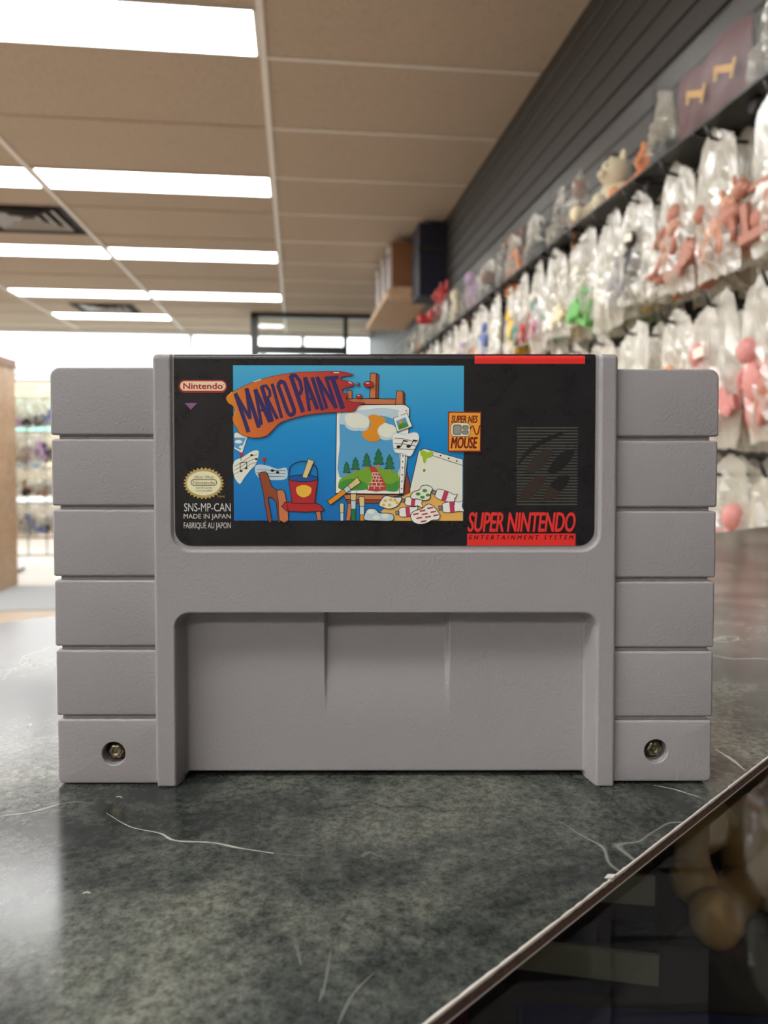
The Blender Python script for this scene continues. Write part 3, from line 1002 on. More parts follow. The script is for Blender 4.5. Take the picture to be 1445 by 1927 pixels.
for y in (1000, 1052, 1105, 1168, 1226, 1292):
    art.ell((762 - (y - 1000) * 0.04, y), 6, 7, K_LINE, 15, CB, 8)
for x, y in ((792, 598),):
    art.ell((x, y), 5, 7, K_LINE, 15, CB, 8)
# clipped photo and music sheet on the canvas
art.shape([(674, 662), (800, 618), (846, 738), (712, 786)], K_WHITE, 14, CB, 0, w=0.8)
art.poly([(700, 690), (785, 655), (815, 735), (725, 768)], K_SKY2, 16, CB)
art.poly([(712, 728), (760, 700), (806, 712), (815, 735), (725, 768)], K_GRASS2, 17, CB)
art.ell((742, 696), 18, 16, K_ORG, 17, CB, 12)
art.poly([(718, 604), (738, 600), (742, 652), (722, 656)], K_WHITE, 17, CB)
art.shape([(676, 800), (780, 806), (870, 790), (902, 812), (905, 860), (870, 930), (830, 1000), (760, 978), (690, 965), (672, 880)], K_WHITE, 18, CB, 3, line=K_PALE, w=1.2)
for dy in (0, 45, 90):
    art.stroke([(684, 842 + dy), (780, 850 + dy), (880, 880 + dy * 0.7)], 0.9, K_LINE, 20, CB, smooth=3)
for nx_, ny_ in ((722, 918), (812, 915)):
    art.ell((nx_, ny_), 20, 13, K_LINE, 21, CB, 12)
    art.stroke([(nx_ + 18, ny_), (nx_ + 46, ny_ - 55)], 1.3, K_LINE, 21, CB)
    art.stroke([(nx_ + 40, ny_ - 55), (nx_ + 82, ny_ - 48)], 2.6, K_LINE, 21, CB)
# second sheet and the paint table on the right
art.shape([(905, 958), (958, 934), (1308, 1030), (1308, 1500), (816, 1340)], K_CREAM, 2, CB, 0)
art.stroke([(1010, 990), (1308, 1086)], 0.9, K_LINE, 4, CB)
for k in range(4):
    art.ell((1030 + k * 74, 974 + k * 24), 8, 7, K_LINE, 4, CB, 8)
art.poly([(920, 962), (950, 950), (985, 968), (1020, 958), (1034, 985), (1018, 1010), (980, 1020), (970, 1052), (955, 1068), (945, 1040), (940, 1010), (925, 992)], K_LIME, 5, CB, 3)
art.ell((956, 1130), 12, 15, K_GRASS, 5, CB, 10)
art.poly([(820, 1335), (900, 1300), (1100, 1345), (1309, 1480), (1309, 1582), (680, 1582), (560, 1500), (700, 1390)], K_TAB, 5, CB)
art.shape([(212, 1344), (760, 1350), (560, 1392), (240, 1388)], K_WOOD, 3, CB, 0)
art.shape([(240, 1390), (560, 1392), (548, 1424), (262, 1424)], K_WOOD2, 3, CB, 0)
art.shape([(262, 1424), (308, 1424), (280, 1580), (242, 1580)], K_WOOD, 3, CB, 0)
def tube_(x0, y0, x1, y1, w):
    dx, dy = x1 - x0, y1 - y0
    L = math.hypot(dx, dy); ux, uy = dx / L, dy / L; px_, py_ = -uy, ux
    def q(t, s):
        return (x0 + ux * t * L + px_ * s * w, y0 + uy * t * L + py_ * s * w)
    art.shape([q(-0.16, -0.42), q(0.02, -0.36), q(0.02, 0.36), q(-0.16, 0.42)], K_GREY, 9, CB, 0, w=0.9)
    art.shape([q(0, -0.5), q(0.12, -0.92), q(0.55, -1), q(0.86, -0.8), q(1.02, -1.05), q(0.95, 0), q(1.04, 1.0), q(0.8, 0.85), q(0.5, 1), q(0.12, 0.92), q(0, 0.5)], K_WHITE, 10, CB, 2, w=1.0)
    art.poly([q(0.36, -0.97), q(0.58, -1.0), q(0.58, 1.0), q(0.36, 0.97)], K_PINK, 12, CB)
tube_(1060, 1330, 1240, 1390, 46)
tube_(780, 1400, 940, 1420, 40)
tube_(1120, 1465, 1310, 1450, 48)
tube_(725, 1508, 900, 1490, 44)
art.shape([(830, 1362), (860, 1320), (910, 1305), (930, 1270), (985, 1262), (1030, 1290), (1015, 1330), (1008, 1380), (960, 1400), (900, 1385), (850, 1385)], K_CREAM, 13, CB, 3)
for c in ((900, 1340), (960, 1310), (990, 1350), (940, 1370)):
    art.ell(c, 22, 14, K_GRASS2, 15, CB, 10)
art.shape([(545, 1440), (570, 1385), (610, 1355), (680, 1370), (750, 1372), (735, 1420), (700, 1455), (640, 1475), (580, 1460)], K_CREAM, 13, CB, 3)
for c in ((600, 1400), (640, 1440), (690, 1395), (650, 1390), (585, 1440), (710, 1420)):
    art.ell(c, 16, 13, K_YEL, 15, CB, 10)
art.shape([(412, 1572), (420, 1510), (450, 1472), (510, 1475), (545, 1510), (600, 1512), (672, 1525), (665, 1580), (540, 1582)], K_PALE, 13, CB, 3)
for c in ((470, 1500), (520, 1550), (600, 1540)):
    art.ell(c, 34, 20, K_CREAM, 15, CB, 12)
art.shape([(832, 1530), (870, 1490), (930, 1475), (990, 1430), (1040, 1450), (1075, 1490), (1100, 1530), (1085, 1570), (1030, 1575), (970, 1605), (900, 1610), (850, 1585)], K_WHITE, 14, CB, 3)
for k, (x, y) in enumerate([(940, 1490), (1010, 1465), (880, 1520), (960, 1520), (1040, 1500), (910, 1555), (990, 1545), (1065, 1530), (950, 1585)]):
    art.stroke([(x - 26, y + 5), (x + 26, y - 5)], 2.6, K_BRICK, 16, CB)
# upright brushes
for x, y0, y1, w, hc in ((205, 1420, 1582, 20, K_PALE), (310, 1310, 1582, 28, K_GREEN), (388, 1362, 1582, 26, K_ORG)):
    art.shape([(x - w, y0 + 10), (x - w * 0.4, y0), (x + w, y0 + 8), (x + w * 0.9, y0 + 90), (x - w * 0.8, y0 + 90)], K_BRUSH, 6, CB, 0, w=1.0)
    art.shape([(x - w * 0.8, y0 + 90), (x + w * 0.9, y0 + 90), (x + w * 0.8, y0 + 165), (x - w * 0.7, y0 + 165)], K_PALE, 6, CB, 0, w=1.0)
    art.shape([(x - w * 0.7, y0 + 165), (x + w * 0.8, y0 + 165), (x + w * 0.9, y1), (x - w * 0.7, y1)], hc, 6, CB, 0, w=1.0)
# empty wooden chair and paint pots before the easel
art.shape([(672, 868), (720, 856), (742, 900), (760, 955), (792, 975), (815, 1010), (822, 1182), (800, 1182), (790, 1060), (735, 1030), (760, 1182), (732, 1182), (704, 1010), (680, 900)], K_WOOD2, 8, CA, 2)
art.shape([(795, 985), (838, 980), (856, 1030), (874, 1182), (812, 1182), (806, 1060)], K_WOOD, 10, CA, 2)
art.shape([(850, 1060), (1060, 1066), (1105, 1100), (1100, 1122), (860, 1120)], K_RED, 10, CA, 2)
art.shape([(1060, 1122), (1092, 1122), (1100, 1182), (1070, 1182)], K_WOOD, 10, CA, 0)
art.shape([(875, 900), (1075, 900), (1052, 1068), (898, 1068)], K_RED, 12, CA, 0)
art.poly([(930, 960), (985, 945), (1030, 965), (1020, 1010), (975, 1028), (935, 1005)], K_YEL, 14, CA, 3)
art.ell((975, 900), 100, 24, K_BLUE, 14, CA, line=True)
art.stroke([(876, 905), (890, 820), (975, 785), (1060, 820), (1074, 905)], 1.6, K_LINE, 13, CA, smooth=4)
art.shape([(1010, 770), (1050, 785), (1000, 900), (968, 892)], K_BRUSH, 16, CA, 0, w=0.9)
art.shape([(1345, 892), (1366, 930), (1300, 975), (1280, 948)], K_BRUSH, 15, CA, 0, w=1.0)
art.shape([(1280, 948), (1300, 975), (1268, 1000), (1250, 972)], K_PALE, 15, CA, 0, w=1.0)
art.shape([(1250, 972), (1268, 1000), (1160, 1080), (1140, 1052)], K_ORG, 15, CA, 0, w=1.0)
art.build('artwork', None, label)

title = Print()
sw = [(452, 365), (470, 340), (520, 312), (600, 272), (700, 236), (820, 208), (940, 192), (1080, 186), (1200, 184), (1260, 190), (1322, 210), (1270, 216), (1232, 226), (1240, 244), (1290, 250), (1326, 270), (1300, 288), (1245, 302), (1250, 330), (1282, 338), (1268, 366), (1310, 388), (1400, 396), (1352, 412), (1320, 452), (1240, 456), (1120, 462), (1000, 476), (900, 500), (820, 528), (770, 575), (720, 618), (640, 628), (590, 618), (545, 600), (530, 570), (502, 530), (498, 490), (512, 455), (498, 415), (470, 398)]
title.poly(sw, m_swoosh, 18, CA, 3)
title.stroke(sw, 0.9, ink('swoosh_edge', (120, 40, 40)), 19, CA, True, 3)
for c, rx, ry in (((450, 362), 46, 28), ((355, 362), 15, 15), ((365, 470), 30, 18)):
    title.ell(c, rx, ry, K_RED, 20, CB, 16, 0, True, 0.8)
    title.ell((c[0] - rx * 0.2, c[1] - ry * 0.4), rx * 0.4, ry * 0.2, K_HI, 22, CB, 10)
title.stroke([(320, 172), (398, 146)], 1.6, K_HI, 20, CT); title.stroke([(1155, 76), (1212, 76)], 1.8, K_HI, 20, CT)
title.stroke([(1310, 172), (1345, 186)], 1.6, K_HI, 20, CT); title.stroke([(48, 318), (96, 272)], 1.4, ink('light_orange', (244, 190, 100)), 20, CT)
title.stroke([(112, 520), (128, 470)], 1.2, ink('light_orange', (244, 190, 100)), 20, CT)
LT = [
    ([(128, 288), (264, 688)], 42), ([(128, 288), (282, 552)], 34), ([(244, 238), (282, 552)], 34), ([(242, 236), (374, 640)], 44),
    ([(334, 248), (400, 612)], 34), ([(334, 248), (490, 582)], 44), ([(370, 470), (450, 448)], 26),
    ([(402, 214), (512, 578)], 42), ([(402, 218), (450, 210), (486, 262), (490, 312), (458, 342)], 30), ([(458, 340), (566, 552)], 36),
    ([(512, 190), (612, 540)], 34),
    ([(572, 200), (606, 166), (640, 180), (742, 456), (738, 496), (704, 512), (676, 490)], 40), ([(572, 200), (676, 490)], 40),
    ([(706, 104), (836, 482)], 46), ([(700, 108), (756, 104), (800, 160), (822, 246), (806, 292), (772, 304)], 36),
    ([(852, 124), (902, 470)], 36), ([(856, 124), (986, 452)], 42), ([(884, 350), (950, 342)], 26),
    ([(930, 124), (1040, 462)], 38),
    ([(980, 120), (1084, 446)], 36), ([(980, 120), (1180, 440)], 36), ([(1072, 116), (1182, 442)], 36),
    ([(1064, 138), (1206, 124)], 40), ([(1140, 128), (1252, 446)], 50)]
for pts, w in LT:
    title.stroke(pts, w / 5.5577, K_NAVY, 20, CT)
title.build('title_lettering', None, label)

logo = Print()
K_LOGO = ink('logo_red', (176, 42, 40)); K_LOGOC = ink('logo_cream', (246, 222, 186))
logo.rrect(336, 717, 427, 740.5, 11.5, K_LOGO, 1)
logo.rrect(339, 719.5, 424.5, 737, 8.7, K_LOGOC, 2)
logo.text('Nintendo', (344.5, 722.5, 419, 734), K_LOGO, 3, 0, 0.035)
logo.ell((420.5, 725.5), 0.9, 0.9, K_LOGO, 3, n=8)
logo.poly([(347, 759.5), (370.5, 759.5), (358.5, 772)], ink('mauve', (140, 98, 142)), 2)
logo.build('maker_logo', None, label)

seal = Print()
K_GOLD = ink('gold', (190, 164, 92)); K_SEAL = ink('seal_cream', (240, 236, 196)); K_SOL = ink('seal_ink', (112, 104, 62))
pts = []
for k in range(60):
    a_ = 2 * math.pi * k / 60
    q = 1.0 if k % 2 == 0 else 0.875
    pts.append((382 + 39 * q * math.cos(a_), 908.5 + 30 * q * math.sin(a_)))
seal.poly(pts, K_GOLD, 1)
seal.ell((382, 908.5), 32, 22.5, K_SEAL, 2, n=32)
seal.text('Officiel  Official', (364, 894.5, 400, 899.5), K_SOL, 3, 0, 0)
o_ = seal.rrect(357.5, 901, 407, 913, 5.8, K_SOL, 3)
seal.rrect(359, 902.4, 405.6, 911.6, 4.5, K_SEAL, 4)
seal.text('Nintendo', (362, 904, 403, 910.4), K_SOL, 5, 0, 0)
seal.text('Seal of Quality', (367.5, 914.8, 397.5, 919.4), K_SOL, 3, 0, 0)
seal.text('Sceau de qualité', (367.5, 920, 397.5, 924.4), K_SOL, 3, 0, 0)
seal.text('TM/MC', (407, 931.5, 422.5, 935), K_GOLD, 2)
seal.build('quality_seal', None, label)

code = Print()
K_TXT = ink('off_white', (214, 212, 204))
code.text('SNS-MP-CAN', (344.5, 945.5, 432.5, 961), K_TXT, 1, 0, 0)
code.text('MADE IN JAPAN', (343.5, 965.5, 432.5, 977), K_TXT, 1, 0, 0)
code.text('FABRIQUÉ AU JAPON', (343.5, 978.5, 432.5, 996), K_TXT, 1, 0, 0)
code.build('product_code', None, label)

snes = Print()
rows_ = 4
for k in range(rows_):
    y0, y1 = 672 + 15 * k / rows_, 672 + 15 * (k + 1) / rows_
    snes.poly([(893, y0), (1101, y0), (1101, y1), (893, y1)], K_SIGN, 2)
snes.text('SUPER NINTENDO', (880.5, 962, 1085.5, 999.8), K_SIGN, 2, 0.22, 0.022, 0.95)
snes.poly([(880, 1002.2), (1085.5, 1002.2), (1085.5, 1025), (880, 1025)], K_SIGN, 2)
snes.text('ENTERTAINMENT SYSTEM', (883.5, 1005, 1082, 1013.6), ink('dark_red', (84, 14, 18)), 3, 0.25, 0.03, 1.7)
K_STR = ink('emblem_stripe', (76, 78, 70)); K_OV = ink('emblem_oval', (52, 46, 42)); K_OVD = ink('emblem_dark', (30, 28, 32)); K_OVB = ink('emblem_brown', (58, 45, 40))
for k in range(27):
    y = 804.2 + k * 5.47
    snes.poly([(973.5, y), (1088.5, y), (1088.2, y + 2.6), (973.2, y + 2.6)], K_STR, 1)
snes.shape([(155, 860), (200, 760), (330, 590), (480, 470), (650, 370), (850, 290), (1045, 240), (1000, 300), (860, 360), (700, 440), (540, 530), (400, 640), (280, 760), (190, 860)], K_OVD, 2, CE, 2, line=K_OVD, w=0.4)
for pts, mm_ in (([(300, 1005), (360, 880), (440, 760), (560, 650), (690, 580), (800, 570), (830, 620), (760, 760), (650, 900), (510, 1005)], K_OV),
                 ([(735, 1005), (800, 880), (900, 740), (1020, 630), (1150, 580), (1250, 590), (1260, 640), (1180, 790), (1060, 920), (920, 1015)], K_OVD),
                 ([(190, 1535), (240, 1400), (330, 1260), (450, 1140), (570, 1080), (700, 1080), (720, 1130), (640, 1280), (520, 1420), (380, 1535)], K_OVB),
                 ([(660, 1535), (690, 1400), (770, 1270), (870, 1160), (990, 1080), (1120, 1060), (1170, 1110), (1120, 1240), (1000, 1390), (850, 1530)], K_OVB)):
    snes.poly(pts, mm_, 3, CE, 2)
snes.poly([(790, 1260), (870, 1160), (990, 1080), (1120, 1060), (1170, 1110), (1120, 1240), (1010, 1370), (940, 1360), (860, 1320)], K_OVD, 4, CE, 2)
snes.build('console_lettering', None, label)

badge = Print()
K_BR = ink('badge_red', (158, 44, 38)); K_BO = ink('badge_orange', (246, 168, 44)); K_BL = ink('badge_light', (250, 190, 90)); K_MG = ink('mouse_grey', (158, 156, 146)); K_MC = ink('mouse_cream', (240, 232, 206)); K_DR = ink('badge_dark', (130, 22, 18))
badge.poly([(205, 165), (1210, 180), (1200, 1365), (205, 1365)], K_BR, 20, CM)
badge.poly([(245, 205), (1185, 212), (1172, 1325), (245, 1325)], K_BO, 21, CM)
rnd = random.Random(2)
for k in range(14):
    y = 235 + k * 80
    badge.stroke([(250 + 80 * i, y + rnd.uniform(-14, 14)) for i in range(12)], 1.0, K_BL, 22, CM)
badge.text('SUPER NES', (300, 285, 1115, 505), K_DR, 23, 0.25, 0.03, T=CM)
badge.text('MOUSE', (290, 915, 1110, 1270), K_DR, 23, 0.22, 0.03, T=CM)
def rr_b(x0, y0, x1, y1, r, m, ly):
    q = Print.rrect(badge, x0, y0, x1, y1, r, m, ly, CM)
rr_b(285, 495, 885, 920, 130, K_SOL, 24); rr_b(302, 512, 868, 905, 115, K_MC, 25)
rr_b(355, 555, 622, 862, 70, K_SOL, 26); rr_b(380, 582, 598, 838, 50, K_MG, 27)
rr_b(638, 578, 832, 705, 45, K_SOL, 26); rr_b(664, 606, 806, 680, 25, K_MG, 27)
rr_b(638, 725, 832, 850, 45, K_SOL, 26); rr_b(664, 752, 806, 824, 25, K_MG, 27)
badge.stroke([(880, 690), (910, 630), (950, 605), (985, 640), (1010, 740), (1045, 830), (1085, 840), (1125, 780), (1150, 640), (1185, 580)], 2.2, K_DR, 24, CM, smooth=4)
badge.build('accessory_badge', None, label)

# ------------------------------------------------------------------ clear film, acrylic and toy colours
def film_mat(name, clear, tint, rough, haze, edge=0.95):
    m = bpy.data.materials.new(name)
    m.use_nodes = True
    nt = m.node_tree
    nt.nodes.remove(nt.nodes['Principled BSDF'])
    N, L = nt.nodes, nt.links
    t = N.new('ShaderNodeBsdfTransparent'); t.inputs[0].default_value = (0.97, 0.97, 0.96, 1)
    g = N.new('ShaderNodeBsdfGlossy'); g.inputs[0].default_value = (1, 1, 1, 1); g.inputs['Roughness'].default_value = rough
    d = N.new('ShaderNodeBsdfDiffuse'); d.inputs[0].default_value = tint
    tl = N.new('ShaderNodeBsdfTranslucent'); tl.inputs[0].default_value = tint
    md = N.new('ShaderNodeMixShader'); md.inputs[0].default_value = 0.5
    L.new(d.outputs[0], md.inputs[1]); L.new(tl.outputs[0], md.inputs[2])
    mg = N.new('ShaderNodeMixShader'); mg.inputs[0].default_value = haze
    L.new(g.outputs[0], mg.inputs[1]); L.new(md.outputs[0], mg.inputs[2])
    fr = N.new('ShaderNodeLayerWeight'); fr.inputs[0].default_value = 0.35
    mr = N.new('ShaderNodeMapRange')
    mr.inputs[3].default_value = 1 - clear; mr.inputs[4].default_value = edge
    L.new(fr.outputs['Facing'], mr.inputs[0])
    mx = N.new('ShaderNodeMixShader')
    L.new(mr.outputs[0], mx.inputs[0]); L.new(t.outputs[0], mx.inputs[1]); L.new(mg.outputs[0], mx.inputs[2])
    L.new(mx.outputs[0], N['Material Output'].inputs[0])
    return m
m_film = film_mat('clear_crinkled_film', 0.64, (0.80, 0.78, 0.68, 1), 0.22, 0.80, 0.9)
m_acryl = film_mat('clear_acrylic', 0.94, (0.18, 0.18, 0.17, 1), 0.3, 0.84, 0.14)
TOY = {}
for nm, c in dict(pink=(168, 112, 92), salmon=(190, 142, 116), cream=(226, 214, 178), white=(232, 232, 228), grey=(150, 150, 152), green=(96, 176, 84), teal=(40, 130, 120), magenta=(178, 60, 120), red=(176, 52, 48), yellow=(230, 190, 50), orange=(226, 132, 50), brown=(132, 90, 60), blue=(70, 96, 160), black=(34, 34, 38), rose=(200, 132, 126), maroon=(84, 24, 30), lilac=(160, 130, 170), tan=(190, 150, 92)).items():
    TOY[nm] = mat('toy_' + nm, rgb(*c), 0.5)
m_paper = mat('price_sticker_paper', rgb(236, 232, 214), 0.8)

def bag_mesh(seed, w, h, th):
    rn = random.Random(seed)
    nu, nv = 11, 16
    rid = [(rn.uniform(5, 13), rn.uniform(-0.9, 0.9), rn.uniform(0, 6.3), rn.uniform(0.25, 1.0)) for _ in range(5)]
    gat = rn.uniform(0.62, 1.0)
    pk = rn.uniform(0.2, 0.8)
    vs, fs = [], []
    for side in (1, -1):
        for j in range(nv + 1):
            t = j / nv
            ww = w * (gat + (1 - gat) * min(1, t * 2.6) ** 0.7)
            bul = 0.12 + 0.88 * math.sin(min(1, max(0, (t - 0.05) / 0.8)) * math.pi / 2) * (1 - max(0, t - 0.86) / 0.14 * 0.95)
            for i in range(nu + 1):
                s = i / nu
                x = (s - 0.5) * ww + 0.012 * math.sin(t * 5 + seed) * t
                e = math.sin(math.pi * s) ** 0.6
                y = th * e * bul
                y += e * sum(a_ * 0.0055 * (1 - 2 * abs(math.sin(f * (s + t * k) + p + side))) for f, k, p, a_ in rid)
                z = -t * h + 0.018
                if t < 0.25:
                    z += (1 - t / 0.25) * (0.024 * (1 - abs(s - pk) * 2.4) + rn.uniform(-0.004, 0.004))
                if t > 0.85:
                    z += rn.uniform(-0.004, 0.004)
                vs.append((x + rn.uniform(-0.0015, 0.0015), side * max(y, 0.0008), z))
        o = (nu + 1) * (nv + 1) * (0 if side == 1 else 1)
        for j in range(nv):
            for i in range(nu):
                a_ = o + j * (nu + 1) + i
                q = (a_, a_ + 1, a_ + nu + 2, a_ + nu + 1)
                fs.append(q if side == -1 else q[::-1])
    m_ = MB(); m_.add(vs, fs)
    me = m_.mesh('film')
    me.materials.append(m_film)
    return me
BAGS = [bag_mesh(s, w, h, th) for s, (w, h, th) in enumerate([(0.148, 0.225, 0.018), (0.14, 0.215, 0.016), (0.15, 0.235, 0.020), (0.145, 0.205, 0.017), (0.135, 0.22, 0.015), (0.15, 0.21, 0.019)])]

def toy_mesh(kind, seed):
    rn = random.Random(seed * 7 + kind)
    m_ = MB()
    def rot():
        return Matrix.Rotation(rn.uniform(0, 6.3), 3, 'Y') @ Matrix.Rotation(rn.uniform(-0.4, 0.4), 3, 'X')
    if kind == 0:      # little doll: body, head, limbs
        m_.blob((0, 0, 0.0), (0.022, 0.013, 0.032), u=10, w=8)
        m_.blob((0.004, 0, 0.047), (0.020, 0.016, 0.021), u=10, w=8)
        for sx in (-1, 1):
            m_.tube([(sx * 0.016, 0, 0.022), (sx * 0.034, -0.004, 0.004 + rn.uniform(-0.01, 0.02)), (sx * 0.036, -0.008, -0.018)], 0.0085, 7)
            m_.tube([(sx * 0.011, 0, -0.024), (sx * 0.018, -0.003, -0.048), (sx * 0.016, -0.010, -0.066)], 0.0095, 7)
            m_.blob((sx * 0.017, -0.014, -0.068), (0.011, 0.015, 0.007), u=8, w=5)
    elif kind == 1:    # toy car
        m_.box((-0.036, -0.014, -0.052), (0.036, 0.014, -0.030)); m_.box((-0.020, -0.012, -0.030), (0.018, 0.012, -0.012))
        for sx in (-0.022, 0.022):
            for sy in (-0.016, 0.016):
                m_.blob((sx, sy, -0.052), (0.010, 0.004, 0.010), u=10, w=6)
    elif kind == 2:    # loose pieces
        for q in range(9):
            m_.blob((rn.uniform(-0.035, 0.035), rn.uniform(-0.008, 0.008), rn.uniform(-0.065, 0.02)), (rn.uniform(0.010, 0.018), rn.uniform(0.006, 0.011), rn.uniform(0.008, 0.018)), u=7, w=5, jit=0.15, seed=q, rot=rot())
    elif kind == 3:    # animal figure
        m_.blob((0, 0, -0.02), (0.036, 0.015, 0.020), u=10, w=7)
        m_.blob((-0.036, 0, 0.008), (0.017, 0.012, 0.015), u=9, w=6)
        m_.blob((-0.053, 0, 0.003), (0.009, 0.008, 0.007), u=7, w=5)
        for sx in (-0.024, 0.022):
            for sy in (-0.008, 0.008):
                m_.tube([(sx, sy, -0.03), (sx - 0.003, sy, -0.050), (sx, sy, -0.066)], 0.006, 6)
        for sy in (-0.007, 0.007):
            m_.blob((-0.030, sy, 0.024), (0.005, 0.003, 0.009), u=6, w=5)
        m_.tube([(0.034, 0, -0.014), (0.050, 0, 0.002), (0.052, 0, 0.018)], 0.004, 6)
    else:              # blocky playset piece
        m_.box((-0.034, -0.010, -0.066), (0.034, 0.012, -0.052)); m_.box((-0.030, -0.008, -0.052), (-0.018, 0.008, 0.006)); m_.box((0.016, -0.008, -0.052), (0.030, 0.008, -0.006))
        m_.box((-0.034, -0.009, 0.006), (0.010, 0.009, 0.014)); m_.blob((0.003, 0, -0.036), (0.014, 0.009, 0.017), u=8, w=6)
    me = m_.mesh('toy', smooth=kind in (0, 2, 3))
    me.materials.append(TOY['cream'])
    return me
TOYS = [toy_mesh(k % 5, k) for k in range(10)]
stk = MB(); stk.box((-0.014, -0.0005, -0.008), (0.014, 0.0005, 0.008))
stk_me = stk.mesh('price_sticker'); stk_me.materials.append(m_paper)

def colour_part(me, col, parent, loc, rot=(0, 0, 0), scale=1.0, name='toy'):
    o = link(name, me, parent, loc, rot)
    o.material_slots[0].link = 'OBJECT'
    o.material_slots[0].material = TOY[col]
    o.scale = (scale,) * 3
    return o

def hang_bag(loc, rz, label, group, cols, rn, toys=1, sc=1.0):
    t = thing('toy_bag', label, 'toy bag', loc, rz, group)
    t.scale = (sc,) * 3
    k = rn.randrange(len(BAGS))
    link('film', BAGS[k], t, rot=(0, rn.uniform(-0.10, 0.10), 0))
    for q in range(toys):
        colour_part(TOYS[rn.randrange(len(TOYS))], cols[q % len(cols)], t, (rn.uniform(-0.012, 0.012) + (q - (toys - 1) / 2) * 0.034, rn.uniform(-0.002, 0.002), -0.115 + rn.uniform(-0.012, 0.012)), (0, rn.uniform(-0.5, 0.5), rn.choice((0, math.pi))), 1.05)
    if rn.random() < 0.4:
        link('price_sticker', stk_me, t, (rn.uniform(-0.02, 0.02), -0.022 if rn.random() < 0.5 else 0.022, -0.06), (0, rn.uniform(-0.3, 0.3), 0))
    return t

hk = MB()
hk.tube([(0, 0, 0), (-0.24, 0, 0.0), (-0.262, 0, 0.004), (-0.272, 0, 0.024)], 0.0032, 7)
hook_wire = hk.mesh('wire', smooth=True); hook_wire.materials.append(m_black)
hk = MB(); hk.box((-0.004, -0.012, -0.02), (0.004, 0.012, 0.022))
hook_plate = hk.mesh('bracket'); hook_plate.materials.append(m_black)
def hook(y, z, label, group):
    t = thing('wall_hook', label, 'hook', (XW - 0.005, y, z), 0, group)
    link('wire', hook_wire, t); link('bracket', hook_plate, t)

PALE = ['cream', 'white', 'grey', 'cream', 'white', 'brown', 'lilac', 'salmon', 'yellow', 'blue', 'orange', 'black']
NEAR1 = {0: ['pink', 'white'], 1: ['pink', 'salmon'], 2: ['pink', 'salmon'], 3: ['white', 'black'], 4: ['grey', 'white'], 5: ['green', 'green'], 6: ['cream', 'white'], 7: ['teal', 'magenta'], 8: ['red', 'teal'], 9: ['yellow', 'white'], 10: ['white', 'blue'], 12: ['brown', 'orange']}
NEAR2 = {0: ['rose', 'pink'], 1: ['rose', 'salmon'], 2: ['rose', 'orange'], 3: ['orange', 'yellow'], 4: ['cream', 'orange'], 5: ['white', 'cream']}
NEAR3 = {0: ['pink', 'white'], 1: ['rose', 'white']}
CWORD = {'rose': 'rosy', 'cream': 'cream-coloured'}
rn = random.Random(11)
POSN = ['outermost', 'second', 'third', 'innermost']
for row, (zz_, y0, n_h, near, rname) in enumerate(((CAM_Z + 0.490, 1.0, 27, NEAR1, 'upper'), (CAM_Z + 0.225, 1.0, 9, NEAR2, 'second'), (CAM_Z - 0.045, 1.0, 4, NEAR3, 'third'))):
    for i in range(n_h):
        y = y0 + 0.152 * i
        hook(y, zz_, 'black wire hook, %s in the %s row of the slatted wall' % (ORD[i], rname), 'hooks on the slatted wall')
        nb = 4 if i < 10 else 3 if i < 16 else 2
        for b in range(nb):
            cols = near.get(i, None)
            if cols is None:
                cols = [rn.choice(PALE), rn.choice(PALE)]
            elif b == 2:
                cols = [rn.choice(PALE)]
            cw = CWORD.get(cols[0], cols[0])
            hang_bag((XW - 0.248 + 0.052 * b + rn.uniform(-0.008, 0.008), y + rn.uniform(-0.012, 0.012), zz_ - 0.012), R(90) + rn.uniform(-0.12, 0.12),
                     'clear bag of %s toys, %s on %s %s-row hook from near end' % (cw, POSN[b], ORD[i], rname), 'bagged toys on the %s row of hooks' % rname, cols, rn, 3 if i < 3 and b < 2 else 2 if b == 0 or row else 1, 0.97 + rn.uniform(-0.05, 0.05))

# ------------------------------------------------------------------ clear bins on the wall above the hooks
BX = 0.655
binz = CAM_Z + 0.522
BL_ = 0.555
plush = []
def plush_mesh(seed, kind):
    rn = random.Random(seed)
    m_ = MB()
    m_.blob((0, 0, 0.045), (0.052, 0.045, 0.046), u=12, w=8, jit=0.06, seed=seed)
    m_.blob((0.01, -0.01, 0.105), (0.038, 0.036, 0.034), u=12, w=8, jit=0.05, seed=seed + 1)
    for s in (-1, 1):
        m_.blob((0.012 + s * 0.024, -0.005, 0.138), (0.010, 0.007, 0.016 + 0.012 * kind), u=8, w=6)
        m_.tube([(s * 0.04, -0.01, 0.065), (s * 0.066, -0.025, 0.045), (s * 0.062, -0.045, 0.030)], 0.014, 8)
        m_.blob((s * 0.062, -0.046, 0.029), (0.017, 0.017, 0.016), u=10, w=7)
        m_.tube([(s * 0.03, -0.02, 0.022), (s * 0.045, -0.055, 0.018), (s * 0.046, -0.075, 0.024)], 0.016, 8)
        m_.blob((s * 0.046, -0.076, 0.024), (0.018, 0.014, 0.020), u=10, w=7)
    m_.blob((0.012, -0.046, 0.100), (0.014, 0.010, 0.010), u=8, w=5)
    me = m_.mesh('body', smooth=True); me.materials.append(TOY['cream'])
    return me
PL = [plush_mesh(3, 0), plush_mesh(8, 1)]
fill_c = [['black', 'grey', 'black'], ['black', 'brown', 'black'], ['black', 'orange', 'black'], ['grey', 'lilac', 'black'], ['brown', 'black', 'cream'], ['black', 'grey', 'black'], ['orange', 'grey', 'black']]
